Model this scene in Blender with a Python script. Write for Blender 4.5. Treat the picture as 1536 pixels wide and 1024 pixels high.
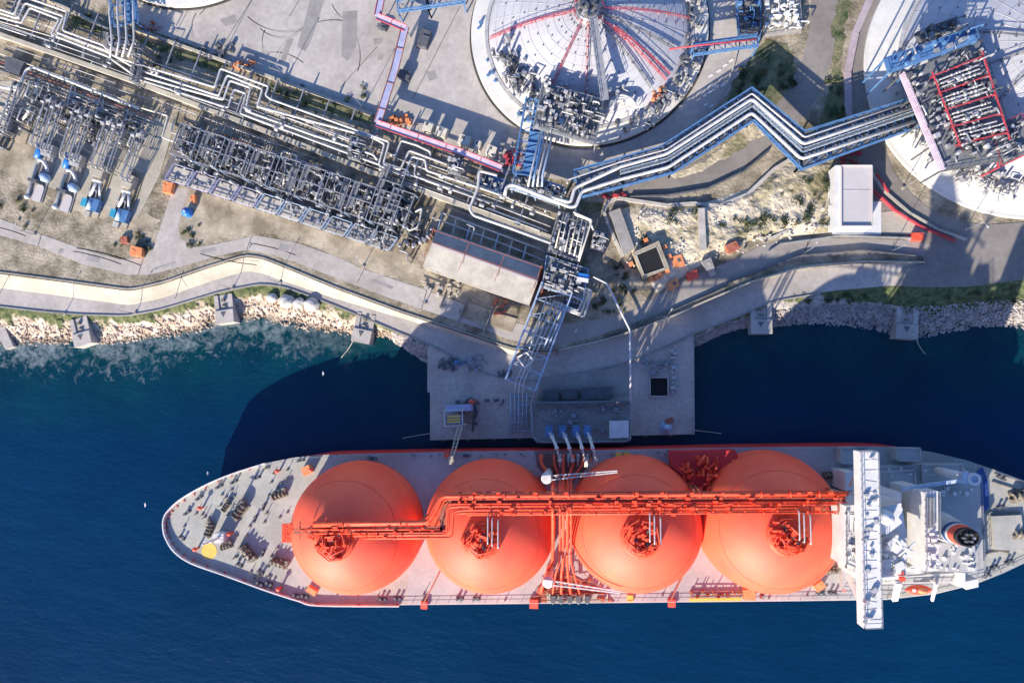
import bpy, math, random
from mathutils import Vector, Matrix, noise
rnd = random.Random(11)
for o in list(bpy.data.objects): bpy.data.objects.remove(o)
SC = bpy.context.scene
COL = SC.collection
H = 230.0                      # flying height of the drone, metres
F = 1024.0                     # focal length in photo pixels (24 mm lens, 36 mm wide)
NADIR = (866.0, 580.0)
nc = Vector((NADIR[0]-768, -(NADIR[1]-512), -F)).normalized()
RC = nc.rotation_difference(Vector((0, 0, -1))).to_matrix()
def P(x, y, z=0.0):
    "point of the place at height z that the photograph shows at (x, y)"
    d = RC @ Vector((x-768, -(y-512), -F))
    k = (z-H)/d.z
    return Vector((d.x*k, d.y*k, z))
def PL(pts, z): return [P(p[0], p[1], p[2] if len(p) > 2 else z) for p in pts]
def lin(c):
    c = c/255.0
    return c/12.92 if c <= .04045 else ((c+.055)/1.055)**2.4
def S(r, g, b, k=1.0): return (lin(r)*k, lin(g)*k, lin(b)*k, 1.0)

# ---------------------------------------------------------------- materials
M = {}
def nodes_of(m):
    m.use_nodes = True
    nt = m.node_tree
    return nt, nt.nodes, nt.links, nt.nodes['Principled BSDF']
def mat(name, c1, c2=None, scale=.35, rough=.6, metal=0.0, var=.16, bump=0.0, bscale=3.0, detail=5, lo=.35, hi=.65, spec=.4, fine=0.0):
    m = bpy.data.materials.new(name); nt, N, Lk, bs = nodes_of(m)
    if c2 is None:
        c2 = tuple(min(1, v*(1+var)) for v in c1[:3])+(1,); c1 = tuple(v*(1-var) for v in c1[:3])+(1,)
    geo = N.new('ShaderNodeNewGeometry')
    nz = N.new('ShaderNodeTexNoise'); nz.inputs['Scale'].default_value = scale; nz.inputs['Detail'].default_value = detail
    nz.inputs['Roughness'].default_value = .62
    Lk.new(geo.outputs['Position'], nz.inputs['Vector'])
    rp = N.new('ShaderNodeValToRGB'); rp.color_ramp.elements[0].position = lo; rp.color_ramp.elements[1].position = hi
    rp.color_ramp.elements[0].color = c1; rp.color_ramp.elements[1].color = c2
    Lk.new(nz.outputs['Fac'], rp.inputs['Fac'])
    out = rp.outputs['Color']
    if fine:
        n2 = N.new('ShaderNodeTexNoise'); n2.inputs['Scale'].default_value = scale*9; n2.inputs['Detail'].default_value = 3
        Lk.new(geo.outputs['Position'], n2.inputs['Vector'])
        mr = N.new('ShaderNodeMapRange'); mr.inputs[1].default_value = .3; mr.inputs[2].default_value = .7
        mr.inputs[3].default_value = 1-fine; mr.inputs[4].default_value = 1+fine
        Lk.new(n2.outputs['Fac'], mr.inputs[0])
        mx = N.new('ShaderNodeMix'); mx.data_type = 'RGBA'; mx.blend_type = 'MULTIPLY'; mx.inputs[0].default_value = 1
        Lk.new(out, mx.inputs[6]); Lk.new(mr.outputs[0], mx.inputs[7]); out = mx.outputs[2]
    Lk.new(out, bs.inputs['Base Color'])
    bs.inputs['Roughness'].default_value = rough; bs.inputs['Metallic'].default_value = metal
    bs.inputs['Specular IOR Level'].default_value = spec
    if bump:
        nb = N.new('ShaderNodeTexNoise'); nb.inputs['Scale'].default_value = bscale; nb.inputs['Detail'].default_value = 4
        Lk.new(geo.outputs['Position'], nb.inputs['Vector'])
        b = N.new('ShaderNodeBump'); b.inputs['Strength'].default_value = 1; b.inputs['Distance'].default_value = bump
        Lk.new(nb.outputs['Fac'], b.inputs['Height']); Lk.new(b.outputs['Normal'], bs.inputs['Normal'])
    M[name] = m
    return m
G = lambda v, k=1.0: (v*k, v*k, v*k, 1)
mat('concrete', (.33,.30,.27,1), (.46,.425,.385,1), scale=.06, fine=.09, rough=.85)
mat('concrete_dark', (.24,.225,.21,1), (.33,.31,.285,1), scale=.09, fine=.1, rough=.85)
mat('shaded_slab', (.10,.095,.095,1), (.17,.16,.155,1), scale=.3, fine=.15, rough=.9)
mat('cream_concrete', (.34,.31,.25,1), (.45,.415,.34,1), scale=.12, fine=.07, rough=.85)
mat('asphalt_pale', (.345,.31,.275,1), (.455,.42,.375,1), scale=.07, fine=.1, rough=.9)
mat('asphalt', (.18,.16,.142,1), (.25,.226,.202,1), scale=.07, fine=.09, rough=.9)
mat('asphalt_mid', (.25,.225,.20,1), (.32,.295,.265,1), scale=.06, fine=.06, rough=.9)
mat('weathered_pipe', (.19,.195,.21,1), (.42,.42,.43,1), scale=1.1, rough=.5, metal=.2)
mat('asphalt_shore', (.34,.305,.275,1), (.45,.415,.38,1), scale=.07, fine=.1, rough=.9)
mat('kerb', (.42,.39,.35,1), fine=.08, rough=.85)
mat('white_paint', (.58,.58,.58,1), (.68,.68,.67,1), scale=.4, rough=.45)
mat('ship_white', (.57,.56,.54,1), (.70,.69,.67,1), scale=.25, rough=.4)
mat('insulation', (.47,.455,.43,1), (.66,.645,.61,1), scale=.5, rough=.38, metal=.1)
mat('insulation_grey', (.38,.375,.37,1), (.54,.53,.52,1), scale=.5, rough=.4, metal=.2)
mat('insulation_cream', (.55,.50,.40,1), (.68,.63,.52,1), scale=.4, rough=.5)
mat('galvanised', (.25,.26,.28,1), (.36,.37,.385,1), scale=.9, rough=.45, metal=.3)
mat('dark_steel', (.07,.075,.085,1), (.13,.135,.145,1), scale=.8, rough=.55)
mat('grating', (.13,.14,.15,1), (.2,.21,.22,1), scale=1.2, rough=.6, fine=.3)
mat('blue_steel', (.05,.135,.30,1), (.11,.225,.41,1), scale=.6, rough=.45)
mat('pale_blue_steel', (.30,.41,.55,1), (.46,.55,.66,1), scale=.6, rough=.45)
mat('blue_motor', (.015,.14,.48,1), (.03,.2,.55,1), scale=.6, rough=.35)
mat('teal_paint', (.03,.25,.38,1), (.06,.33,.46,1), scale=.5, rough=.4)
mat('ramp_mauve', (.32,.255,.27,1), (.42,.35,.36,1), scale=.2, rough=.8, fine=.1)
mat('jetty_concrete', (.36,.305,.265,1), (.50,.435,.38,1), scale=.09, detail=8, fine=.12, rough=.85)
mat('red_steel', (.38,.03,.045,1), (.48,.075,.09,1), scale=.6, rough=.5)
mat('rust_red', (.30,.085,.05,1), (.42,.15,.09,1), scale=.6, rough=.7)
mat('pink_tray', (.56,.42,.48,1), (.68,.58,.63,1), scale=.25, rough=.5)
mat('lilac_tray', (.30,.32,.48,1), (.42,.43,.58,1), scale=.3, rough=.5)
mat('orange_box', (.62,.20,.07,1), (.72,.29,.13,1), scale=.7, rough=.6)
mat('bright_red', (.72,.08,.04,1), (.8,.12,.06,1), scale=.7, rough=.5)
mat('tank_orange', (.92,.098,.046,1), (.97,.135,.056,1), scale=.09, rough=.62, fine=.03, spec=.6)
mat('ship_orange', (.74,.065,.025,1), (.86,.12,.045,1), scale=.6, rough=.5)
mat('hull_red', (.55,.03,.03,1), (.65,.05,.045,1), scale=.2, rough=.5)
mat('boot_top', (.05,.02,.025,1), (.08,.03,.035,1), scale=.3, rough=.6)
mat('deck_grey', (.345,.34,.335,1), (.425,.42,.41,1), scale=.1, rough=.7, fine=.06)
mat('foredeck', (.305,.30,.265,1), (.41,.40,.36,1), scale=.12, rough=.7, fine=.07)
mat('manifold_deck', (.16,.09,.09,1), (.24,.15,.14,1), scale=.3, rough=.7, fine=.1)
mat('winch_metal', (.14,.12,.09,1), (.27,.24,.19,1), scale=1.2, rough=.6)
mat('yellow', (.72,.45,.08,1), (.8,.52,.12,1), scale=.4, rough=.5)
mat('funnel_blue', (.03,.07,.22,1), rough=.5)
mat('funnel_black', (.02,.018,.02,1), rough=.7)
mat('hole_black', (.012,.012,.014,1), rough=.9)
mat('bitumen', (.03,.03,.03,1), (.06,.058,.055,1), scale=.5, rough=.9)
mat('tank_roof', (.40,.40,.43,1), (.48,.48,.50,1), scale=.08, rough=.6, fine=.03)
mat('ring_white', (.56,.545,.50,1), (.66,.645,.60,1), scale=.12, rough=.7, fine=.04)
mat('shed_roof', (.27,.255,.225,1), (.38,.36,.32,1), scale=.25, rough=.55, fine=.08)
mat('kiosk_roof', (.46,.43,.425,1), (.5,.47,.465,1), scale=.1, rough=.8, fine=.03)
mat('dirt', (.13,.11,.07,1), (.42,.36,.27,1), scale=.14, detail=9, rough=.95, fine=.18, bump=.25, bscale=1.2)
mat('sand', (.21,.175,.12,1), (.47,.405,.30,1), scale=.12, detail=8, rough=.95, fine=.12)
mat('pale_earth', (.20,.18,.10,1), (.62,.53,.39,1), scale=.085, detail=9, rough=.95, fine=.2, bump=.4, bscale=.8, lo=.36, hi=.55)
mat('boulder', (.42,.40,.36,1), (.62,.59,.54,1), scale=.7, rough=.9, bump=.15, bscale=2)
mat('riprap_tan', (.34,.265,.20,1), (.50,.42,.34,1), scale=.25, detail=8, rough=.95, fine=.2)
mat('riprap_grey', (.26,.23,.21,1), (.44,.40,.375,1), scale=.4, rough=.95)
mat('grass', (.03,.055,.016,1), (.23,.215,.12,1), scale=.22, detail=8, rough=.95, fine=.3, bump=.2, bscale=3)
mat('leaf_dark', (.018,.035,.012,1), (.045,.07,.022,1), scale=1.5, rough=.8)
mat('leaf_olive', (.06,.075,.03,1), (.12,.13,.06,1), scale=1.5, rough=.8)
mat('bark', (.12,.09,.06,1), rough=.9)
mat('rope', (.38,.36,.30,1), rough=.9)
mat('gull_white', (.8,.8,.78,1), rough=.7)
mat('lamp_glass', (.6,.6,.58,1), rough=.2)

# ---------------------------------------------------------------- mesh builder
def fillet(pts, rad, seg=4):
    pts = [Vector(p) for p in pts]
    if len(pts) < 3 or rad <= 0: return pts
    out = [pts[0]]
    for a, b, c in zip(pts, pts[1:], pts[2:]):
        d1, d2 = (a-b), (c-b)
        l1, l2 = d1.length, d2.length
        if l1 < 1e-5 or l2 < 1e-5: continue
        r = min(rad, l1*.48, l2*.48)
        if d1.normalized().dot(d2.normalized()) < -.985: out.append(b); continue
        p1, p2 = b+d1/l1*r, b+d2/l2*r
        for i in range(seg+1):
            t = i/seg
            out.append(p1*(1-t)**2 + b*2*t*(1-t) + p2*t*t)
    out.append(pts[-1])
    return out
class MB:
    def __init__(s): s.v = []; s.f = []; s.m = []; s.cur = 0; s.sm = []; s.smooth = False
    def face(s, idx): s.f.append(idx); s.m.append(s.cur); s.sm.append(s.smooth)
    def box(s, c, size, rz=0.0, base=False):
        hx, hy, hz = size[0]/2, size[1]/2, size[2]/2
        cx, cy, cz = c
        if base: cz += hz
        ca, sa = math.cos(rz), math.sin(rz); n = len(s.v)
        for dz in (-hz, hz):
            for dx, dy in ((-hx,-hy),(hx,-hy),(hx,hy),(-hx,hy)):
                s.v.append((cx+dx*ca-dy*sa, cy+dx*sa+dy*ca, cz+dz))
        for q in ((3,2,1,0),(4,5,6,7),(0,1,5,4),(1,2,6,5),(2,3,7,6),(3,0,4,7)): s.face([n+i for i in q])
        return s
    def prism(s, pts, z0, z1, bottom=True):
        pts = [(p[0], p[1]) for p in pts]
        ar = sum(a[0]*b[1]-b[0]*a[1] for a, b in zip(pts, pts[1:]+pts[:1]))
        if ar < 0: pts = pts[::-1]
        n = len(s.v); k = len(pts)
        s.v += [(x, y, z0) for x, y in pts]+[(x, y, z1) for x, y in pts]
        s.face(list(range(n+k, n+2*k)))
        if bottom: s.face(list(range(n+k-1, n-1, -1)))
        for i in range(k): j = (i+1) % k; s.face([n+i, n+j, n+k+j, n+k+i])
        return s
    def sheet(s, pts, z):
        pts = [(p[0], p[1]) for p in pts]
        ar = sum(a[0]*b[1]-b[0]*a[1] for a, b in zip(pts, pts[1:]+pts[:1]))
        if ar < 0: pts = pts[::-1]
        n = len(s.v); s.v += [(x, y, z) for x, y in pts]; s.face(list(range(n, n+len(pts)))); return s
    def bar(s, a, b, w, h=None):
        a, b = Vector(a), Vector(b); h = h or w
        d = b-a
        if d.length < 1e-6: return s
        d.normalize()
        up = Vector((0,0,1)) if abs(d.z) < .95 else Vector((0,1,0))
        x = d.cross(up).normalized(); y = x.cross(d)
        n = len(s.v)
        for p in (a, b):
            for i, j in ((-1,-1),(1,-1),(1,1),(-1,1)): s.v.append(tuple(p+x*(i*w/2)+y*(j*h/2)))
        for q in ((3,2,1,0),(4,5,6,7),(0,1,5,4),(1,2,6,5),(2,3,7,6),(3,0,4,7)): s.face([n+i for i in q])
        return s
    def tube(s, pts, r, n=8, bend=0.0, seg=4, caps=True, taper=None):
        pts = fillet(pts, bend, seg) if bend else [Vector(p) for p in pts]
        pts = [p for i, p in enumerate(pts) if i == 0 or (p-pts[i-1]).length > 1e-4]
        k = len(pts); b0 = len(s.v)
        if k < 2: return s
        x = None; old = s.smooth; s.smooth = True
        for i, p in enumerate(pts):
            t = (pts[min(i+1, k-1)]-pts[max(i-1, 0)]).normalized()
            if x is None:
                u = Vector((0,0,1)) if abs(t.z) < .9 else Vector((1,0,0))
                x = t.cross(u).normalized()
            else:
                x = x-t*x.dot(t)
                x = x.normalized() if x.length > 1e-6 else t.orthogonal().normalized()
            y = t.cross(x)
            rr = r if taper is None else r+(taper-r)*i/(k-1)
            for j in range(n):
                a = 2*math.pi*j/n
                s.v.append(tuple(p+x*(rr*math.cos(a))+y*(rr*math.sin(a))))
        for i in range(k-1):
            for j in range(n):
                j2 = (j+1) % n
                s.face([b0+i*n+j, b0+i*n+j2, b0+(i+1)*n+j2, b0+(i+1)*n+j])
        s.smooth = False
        if caps:
            s.face([b0+j for j in range(n)][::-1]); s.face([b0+(k-1)*n+j for j in range(n)])
        s.smooth = old
        return s
    def cyl(s, c, r, h, n=16): return s.tube([(c[0],c[1],c[2]), (c[0],c[1],c[2]+h)], r, n)
    def lathe(s, c, prof, n=48, smooth=True, a0=0.0, a1=2*math.pi):
        full = abs(a1-a0-2*math.pi) < 1e-6
        b0 = len(s.v); old = s.smooth; s.smooth = smooth
        k = n if full else n+1
        for r, z in prof:
            for j in range(k):
                a = a0+(a1-a0)*j/n
                s.v.append((c[0]+r*math.cos(a), c[1]+r*math.sin(a), c[2]+z))
        for i in range(len(prof)-1):
            for j in range(n):
                j2 = (j+1) % k if full else j+1
                s.face([b0+i*k+j, b0+i*k+j2, b0+(i+1)*k+j2, b0+(i+1)*k+j])
        s.smooth = old
        return s
    def ball(s, c, r, n=10, sq=(1,1,1)):
        b0 = len(s.v); old = s.smooth; s.smooth = True; m = max(4, n//2)
        for i in range(m+1):
            th = math.pi*i/m
            for j in range(n):
                a = 2*math.pi*j/n
                s.v.append((c[0]+r*sq[0]*math.sin(th)*math.cos(a), c[1]+r*sq[1]*math.sin(th)*math.sin(a), c[2]+r*sq[2]*math.cos(th)))
        for i in range(m):
            for j in range(n):
                j2 = (j+1) % n
                s.face([b0+i*n+j, b0+(i+1)*n+j, b0+(i+1)*n+j2, b0+i*n+j2])
        s.smooth = old
        return s
    def grid(s, rows):
        b0 = len(s.v); k = len(rows[0])
        for r in rows: s.v += [tuple(p) for p in r]
        for i in range(len(rows)-1):
            for j in range(k-1): s.face([b0+i*k+j, b0+(i+1)*k+j, b0+(i+1)*k+j+1, b0+i*k+j+1])
        return s
    def rail(s, pts, h=1.1, w=.09, step=3.0):
        pts = [Vector(p) for p in pts]
        for a, b in zip(pts, pts[1:]):
            u = Vector((0,0,1))
            s.bar(a+u*h, b+u*h, w); s.bar(a+u*h*.5, b+u*h*.5, w*.7)
            L = (b-a).length; k = max(1, int(L/step))
            for i in range(k+1):
                p = a.lerp(b, i/k); s.bar(p, p+u*h, w)
        return s
    def build(s, name, mats, parent=None):
        me = bpy.data.meshes.new(name)
        org = Vector((0,0,0))
        if parent is not None:
            o = parent
            while o is not None: org += o.location; o = o.parent
        elif s.v:
            xs = [v[0] for v in s.v]; ys = [v[1] for v in s.v]; zs = [v[2] for v in s.v]
            org = Vector(((min(xs)+max(xs))/2, (min(ys)+max(ys))/2, min(zs)))
        me.from_pydata([(v[0]-org.x, v[1]-org.y, v[2]-org.z) for v in s.v], [], s.f)
        mats = mats if isinstance(mats, (list, tuple)) else [mats]
        for m in mats: me.materials.append(M[m] if isinstance(m, str) else m)
        if len(mats) > 1: me.polygons.foreach_set('material_index', s.m)
        if any(s.sm): me.polygons.foreach_set('use_smooth', s.sm)
        me.update()
        ob = bpy.data.objects.new(name, me); COL.objects.link(ob)
        if parent is not None: ob.parent = parent
        else: ob.location = org
        return ob
def build_each(s, name, mats, parent):
    "every separate piece of the mesh becomes a part of its own"
    par = list(range(len(s.v)))
    def fd(a):
        while par[a] != a: par[a] = par[par[a]]; a = par[a]
        return a
    for f in s.f:
        r = fd(f[0])
        for q in f[1:]: par[fd(q)] = r
    grp = {}
    for i, f in enumerate(s.f): grp.setdefault(fd(f[0]), []).append(i)
    out = []
    for fs in grp.values():
        m = MB(); mp = {}
        for i in fs:
            idx = []
            for q in s.f[i]:
                if q not in mp: mp[q] = len(m.v); m.v.append(s.v[q])
                idx.append(mp[q])
            m.f.append(idx); m.m.append(s.m[i]); m.sm.append(s.sm[i])
        out.append(m.build(name, mats, parent))
    return out
MB.build_each = build_each
def tag(o, label=None, cat=None, group=None, kind=None):
    if label: o['label'] = label
    if cat: o['category'] = cat
    if group: o['group'] = group
    if kind: o['kind'] = kind
    return o
def thing(name, label, cat, loc=(0,0,0), group=None):
    o = bpy.data.objects.new(name, None); COL.objects.link(o)
    o.location = loc; o.empty_display_size = 1
    return tag(o, label, cat, group)
def struct(mb, name, mats): return tag(mb.build(name, mats), kind='structure')
def stuff(mb, name, mats): return tag(mb.build(name, mats), kind='stuff')
KIDS = {}
def dup(root, loc, rz=0.0, label=None, group=None, sc=None):
    def cp(o, par):
        c = o.copy(); COL.objects.link(c)
        if par is not None: c.parent = par
        for ch in list(o.children): cp(ch, c)
        return c
    r = cp(root, None)
    r.location = loc; r.rotation_euler = (0,0,rz)
    if sc: r.scale = sc if isinstance(sc, (tuple, list)) else (sc,sc,sc)
    if label: r['label'] = label
    if group: r['group'] = group
    return r
class Spread:
    "first use takes the prototype itself, later uses copy it"
    def __init__(s, proto): s.p = proto; s.used = False; s.base = tuple(proto.scale)
    def put(s, loc, rz=0.0, label=None, group=None, sc=None):
        if not s.used:
            s.used = True; s.first = (loc, rz, label, group, sc)
            s.src = s.p
            return s._set(s.p, loc, rz, label, group, sc)
        c = dup(s.p, loc, rz, label, group)
        return s._set(c, loc, rz, label, group, sc)
    def _set(s, o, loc, rz, label, group, sc):
        o.location = loc; o.rotation_euler = (0,0,rz)
        o.scale = (1,1,1) if not sc else (sc if isinstance(sc, (tuple, list)) else (sc,sc,sc))
        if label: o['label'] = label
        if group: o['group'] = group
        return o
ORD = ['first','second','third','fourth','fifth','sixth','seventh','eighth','ninth','tenth','eleventh','twelfth','thirteenth','fourteenth','fifteenth','sixteenth','seventeenth','eighteenth','nineteenth','twentieth']
ORD += ['twenty-'+o for o in ORD[:9]]+['thirtieth']+['thirty-'+o for o in ORD[:9]]+['fortieth']
def interp(curve, x):
    if x <= curve[0][0]: return curve[0][1]
    for (x0, y0), (x1, y1) in zip(curve, curve[1:]):
        if x <= x1: return y0+(y1-y0)*(x-x0)/(x1-x0)
    return curve[-1][1]
def smooth_curve(curve, x, w=14):
    return sum(interp(curve, x+d*w/3)*k for d, k in ((-3,1),(-2,2),(-1,3),(0,4),(1,3),(2,2),(3,1)))/16
def resample(pts, step):
    out = [Vector(pts[0])]
    for a, b in zip(pts, pts[1:]):
        a, b = Vector(a), Vector(b); n = max(1, int((b-a).length/step))
        for i in range(1, n+1): out.append(a.lerp(b, i/n))
    return out
def spline(pts, n=8):
    "smooth line through points (Catmull-Rom)"
    q = [Vector(p) for p in pts]; out = []
    for i in range(len(q)-1):
        p0, p1, p2, p3 = q[max(i-1,0)], q[i], q[i+1], q[min(i+2,len(q)-1)]
        for j in range(n):
            t = j/n
            out.append(.5*((2*p1)+(p2-p0)*t+(2*p0-5*p1+4*p2-p3)*t*t+(3*p1-p0-3*p2+p3)*t**3))
    out.append(q[-1]); return out
def ribbon(center, w):
    "closed outline of a band of width w round a line (world xy)"
    l, r = [], []; k = len(center)
    for i, p in enumerate(center):
        t = (center[min(i+1,k-1)]-center[max(i-1,0)]); t.z = 0; t.normalize()
        n = Vector((-t.y, t.x, 0)); ww = w[i] if isinstance(w, list) else w
        l.append(p+n*ww/2); r.append(p-n*ww/2)
    return l+r[::-1], l, r
def ribbon_grid(mb, center, w, z):
    _, l, r = ribbon(center, w)
    mb.grid([[Vector((a.x,a.y,z)), Vector((b.x,b.y,z))] for a, b in zip(l, r)])
    return mb
# ================================================================ SETTING
ZG, ZL = 7.0, 4.0               # upper terrace, shore road
CB = [(-900,330),(-50,405),(0,410),(100,423),(195,436),(245,425),(310,402),(370,384),(395,388),(430,402),(500,431),(600,468),(700,501),(770,525),(830,527),(900,511),(950,496),(1000,477),(1050,455),(1130,421),(1200,401),(1290,394),(1380,395),(1460,404),(1540,400),(1800,385),(2500,330)]
CE = [(-900,420),(-50,455),(0,460),(60,467),(120,472),(190,474),(240,465),(330,438),(390,426),(425,430),(470,446),(540,474),(600,500),(645,517),(725,560),(780,571),(830,570),(880,558),(953,540),(1000,519),(1040,501),(1100,478),(1160,452),(1250,437),(1330,430),(1440,431),(1540,420),(1800,405),(2500,360)]
CW = [(-900,500),(-50,512),(0,520),(50,523),(120,517),(160,521),(210,513),(290,505),(330,489),(380,484),(420,491),(460,499),(500,502),(540,508),(575,504),(600,512),(640,538),(700,585),(780,600),(880,585),(1000,545),(1045,518),(1075,502),(1110,491),(1150,492),(1200,487),(1280,492),(1330,501),(1360,511),(1400,505),(1440,496),(1490,490),(1540,495),(1800,500),(2500,470)]
yB = lambda x: smooth_curve(CB, x, 12); yE = lambda x: smooth_curve(CE, x, 16); yW = lambda x: smooth_curve(CW, x, 10)
def zL(x):
    t = min(1, max(0, (x-1230)/180)); return ZL+(ZG-ZL)*t*t*(3-2*t)
XS = list(range(-900, -60, 60))+list(range(-60, 1600, 6))+list(range(1600, 2560, 60))
# --- water: one sheet to the horizon, fine near the shore, with distance-to-shore stored for depth colour and foam
def axis(a, b, st, far):
    v = [a+i*st for i in range(int((b-a)/st)+1)]; d = st; x = v[-1]; hi = []
    while x < far: d *= 1.5; x += d; hi.append(x)
    d = st; x = v[0]; lo = []
    while x > -far: d *= 1.5; x -= d; lo.append(x)
    return lo[::-1]+v+hi
wx, wy = axis(-215, 215, 1.8, 4000), axis(-150, 60, 1.8, 4000)
shore = [P(x, yW(x), 0) for x in range(-200, 1740, 12)]
me = bpy.data.meshes.new('water')
vs = [(x, y, 0.0) for y in wy for x in wx]; nx = len(wx)
me.from_pydata(vs, [], [(j*nx+i, j*nx+i+1, (j+1)*nx+i+1, (j+1)*nx+i) for j in range(len(wy)-1) for i in range(nx-1)])
at = me.attributes.new('shore', 'FLOAT', 'POINT')
sh = [(p.x, p.y) for p in shore]; vals = []
for x, y, z in vs:
    if abs(x) > 230 or y < -60 or y > 70: vals.append(200.0); continue
    vals.append(math.sqrt(min((x-a)**2+(y-b)**2 for a, b in sh)))
at.data.foreach_set('value', vals)
me.polygons.foreach_set('use_smooth', [True]*len(me.polygons))
wm = bpy.data.materials.new('sea_water'); nt, N, Lk, bs = nodes_of(wm); M['sea_water'] = wm
at_n = N.new('ShaderNodeAttribute'); at_n.attribute_name = 'shore'
geo = N.new('ShaderNodeNewGeometry')
def noise_n(scale, detail=5, rough=.6, stretch=None, dist=0.0):
    n = N.new('ShaderNodeTexNoise'); n.inputs['Scale'].default_value = scale; n.inputs['Detail'].default_value = detail
    n.inputs['Roughness'].default_value = rough; n.inputs['Distortion'].default_value = dist
    if stretch:
        mp = N.new('ShaderNodeMapping'); mp.inputs['Rotation'].default_value = (0,0,stretch[2]); mp.inputs['Scale'].default_value = (stretch[0], stretch[1], 1)
        Lk.new(geo.outputs['Position'], mp.inputs[0]); Lk.new(mp.outputs[0], n.inputs['Vector'])
    else: Lk.new(geo.outputs['Position'], n.inputs['Vector'])
    return n.outputs['Fac']
def math_n(op, a, b=None, c=None, clamp=False):
    m = N.new('ShaderNodeMath'); m.operation = op; m.use_clamp = clamp
    for i, q in enumerate((a, b, c)):
        if q is None: continue
        if isinstance(q, (int, float)): m.inputs[i].default_value = q
        else: Lk.new(q, m.inputs[i])
    return m.outputs[0]
def mapr(v, a, b, c=0.0, d=1.0):
    m = N.new('ShaderNodeMapRange'); m.inputs[1].default_value = a; m.inputs[2].default_value = b; m.inputs[3].default_value = c; m.inputs[4].default_value = d
    Lk.new(v, m.inputs[0]); return m.outputs[0]
def mixc(f, a, b):
    m = N.new('ShaderNodeMix'); m.data_type = 'RGBA'
    Lk.new(f, m.inputs[0])
    for i, q in ((6, a), (7, b)):
        if isinstance(q, tuple): m.inputs[i].default_value = q
        else: Lk.new(q, m.inputs[i])
    return m.outputs[2]
sdist = at_n.outputs['Fac']
wob = math_n('ADD', sdist, math_n('MULTIPLY', math_n('SUBTRACT', noise_n(.05, 4), .5), 22.0))
deep = mixc(mapr(noise_n(.012, 5), .35, .65), (.0004,.020,.060,1), (.0006,.027,.075,1))
teal = mixc(mapr(noise_n(.06, 5), .35, .65), (.0008,.024,.040,1), (.002,.042,.052,1))
basec = mixc(mapr(wob, 4, 34), teal, deep)
fo1 = noise_n(.32, 9, .75, dist=.5)
fo_th = mapr(math_n('ADD', sdist, math_n('MULTIPLY', math_n('SUBTRACT', noise_n(.035, 3), .5), 26.0)), 0, 20, .38, .74)
foam = mapr(math_n('SUBTRACT', fo1, fo_th), -.02, .20, 0, .46)
sep = N.new('ShaderNodeSeparateXYZ'); Lk.new(geo.outputs['Position'], sep.inputs[0])
foam = math_n('MULTIPLY', foam, mapr(sep.outputs[0], P(395,500).x, P(560,500).x, 1, .05))   # the swell breaks on the open shore only
caps = mapr(noise_n(.30, 6, .62, (.35,1.0,.5)), .728, .79, 0, .6)
foam = math_n('MAXIMUM', foam, caps)
col = mixc(foam, basec, (.40,.46,.47,1))
Lk.new(col, bs.inputs['Base Color'])
bs.inputs['Roughness'].default_value = .16; bs.inputs['IOR'].default_value = 1.33; bs.inputs['Specular IOR Level'].default_value = .5
hgt = math_n('ADD', math_n('MULTIPLY', noise_n(.13, 3, .55, (.5,1.2,.45)), 1.0), math_n('MULTIPLY', noise_n(.6, 5, .65, (.5,1.2,.6)), .45))
bn = N.new('ShaderNodeBump'); bn.inputs['Strength'].default_value = .7; bn.inputs['Distance'].default_value = .5
Lk.new(hgt, bn.inputs['Height']); Lk.new(bn.outputs['Normal'], bs.inputs['Normal'])
me.materials.append(wm)
ob = bpy.data.objects.new('water', me); COL.objects.link(ob); tag(ob, kind='structure')

# --- terrain of the upper terrace
mb = MB()
edge = [P(x, yB(x), ZG) for x in XS]
mb.prism(edge+[Vector((3000, 200, 0)), Vector((3000, 3000, 0)), Vector((-3000, 3000, 0)), Vector((-3000, 300, 0))], -3, ZG, bottom=False)
struct(mb, 'terrain', 'dirt')
# --- shore road, a bed between the wall and the rocks
mb = MB()
rows = []
for x in XS:
    a, b = P(x, yB(x), zL(x)-.06), P(x, yE(x), zL(x)-.06)
    rows.append([a+Vector((0,1.5,0)), a.lerp(b, .33), a.lerp(b, .67), b, Vector((b.x, b.y-.2, -2))])
mb.grid(rows); struct(mb, 'shore_road', 'asphalt_shore')
# pale concrete apron between wall and shore road, sloping to the sea
mb = MB(); rows = []
for x in range(-60, 836, 6):
    w = 21 if x < 420 else max(7, 21-(x-420)*.075)
    z = zL(x); y0 = yB(x)+1
    rows.append([P(x, y0, ZG+.02), P(x, y0+w*.55, ZG-1.8), P(x, y0+w, z+.02)])
mb.grid(rows); tag(mb.build('sea_wall', 'cream_concrete'), 'long sloping cream concrete sea wall above the shore road', 'wall')
# parapets along the wall top
def wall_line(px, z, h, w, name, label, m, cat='wall', parts=True):
    pts = [P(q[0], q[1], z) for q in px]
    b = MB()
    for a, c in zip(pts, pts[1:]):
        d = (c-a).normalized()*.0
        b.bar(a+Vector((0,0,h/2)), c+d+Vector((0,0,h/2)), w, h)
    o = b.build(name, m); tag(o, label, cat); return o
wall_line([(x, yB(x)+1) for x in range(838, 1384, 12)], ZL, 3.7, .5, 'retaining_wall', 'long curved retaining wall with cream top beside the shaded shore road', 'cream_concrete')
wall_line([(x, yB(x)-2) for x in range(-60, 836, 12)], ZG, .35, .35, 'kerb_wall', 'low kerb along the top edge of the sloping sea wall', 'concrete_dark')

wall_line([(x, yE(x)) for x in range(-60, 1236, 10)], ZL-.1, .4, .45, 'kerb_wall', 'low dark kerb along the seaward edge of the shore road', 'concrete_dark')
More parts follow.
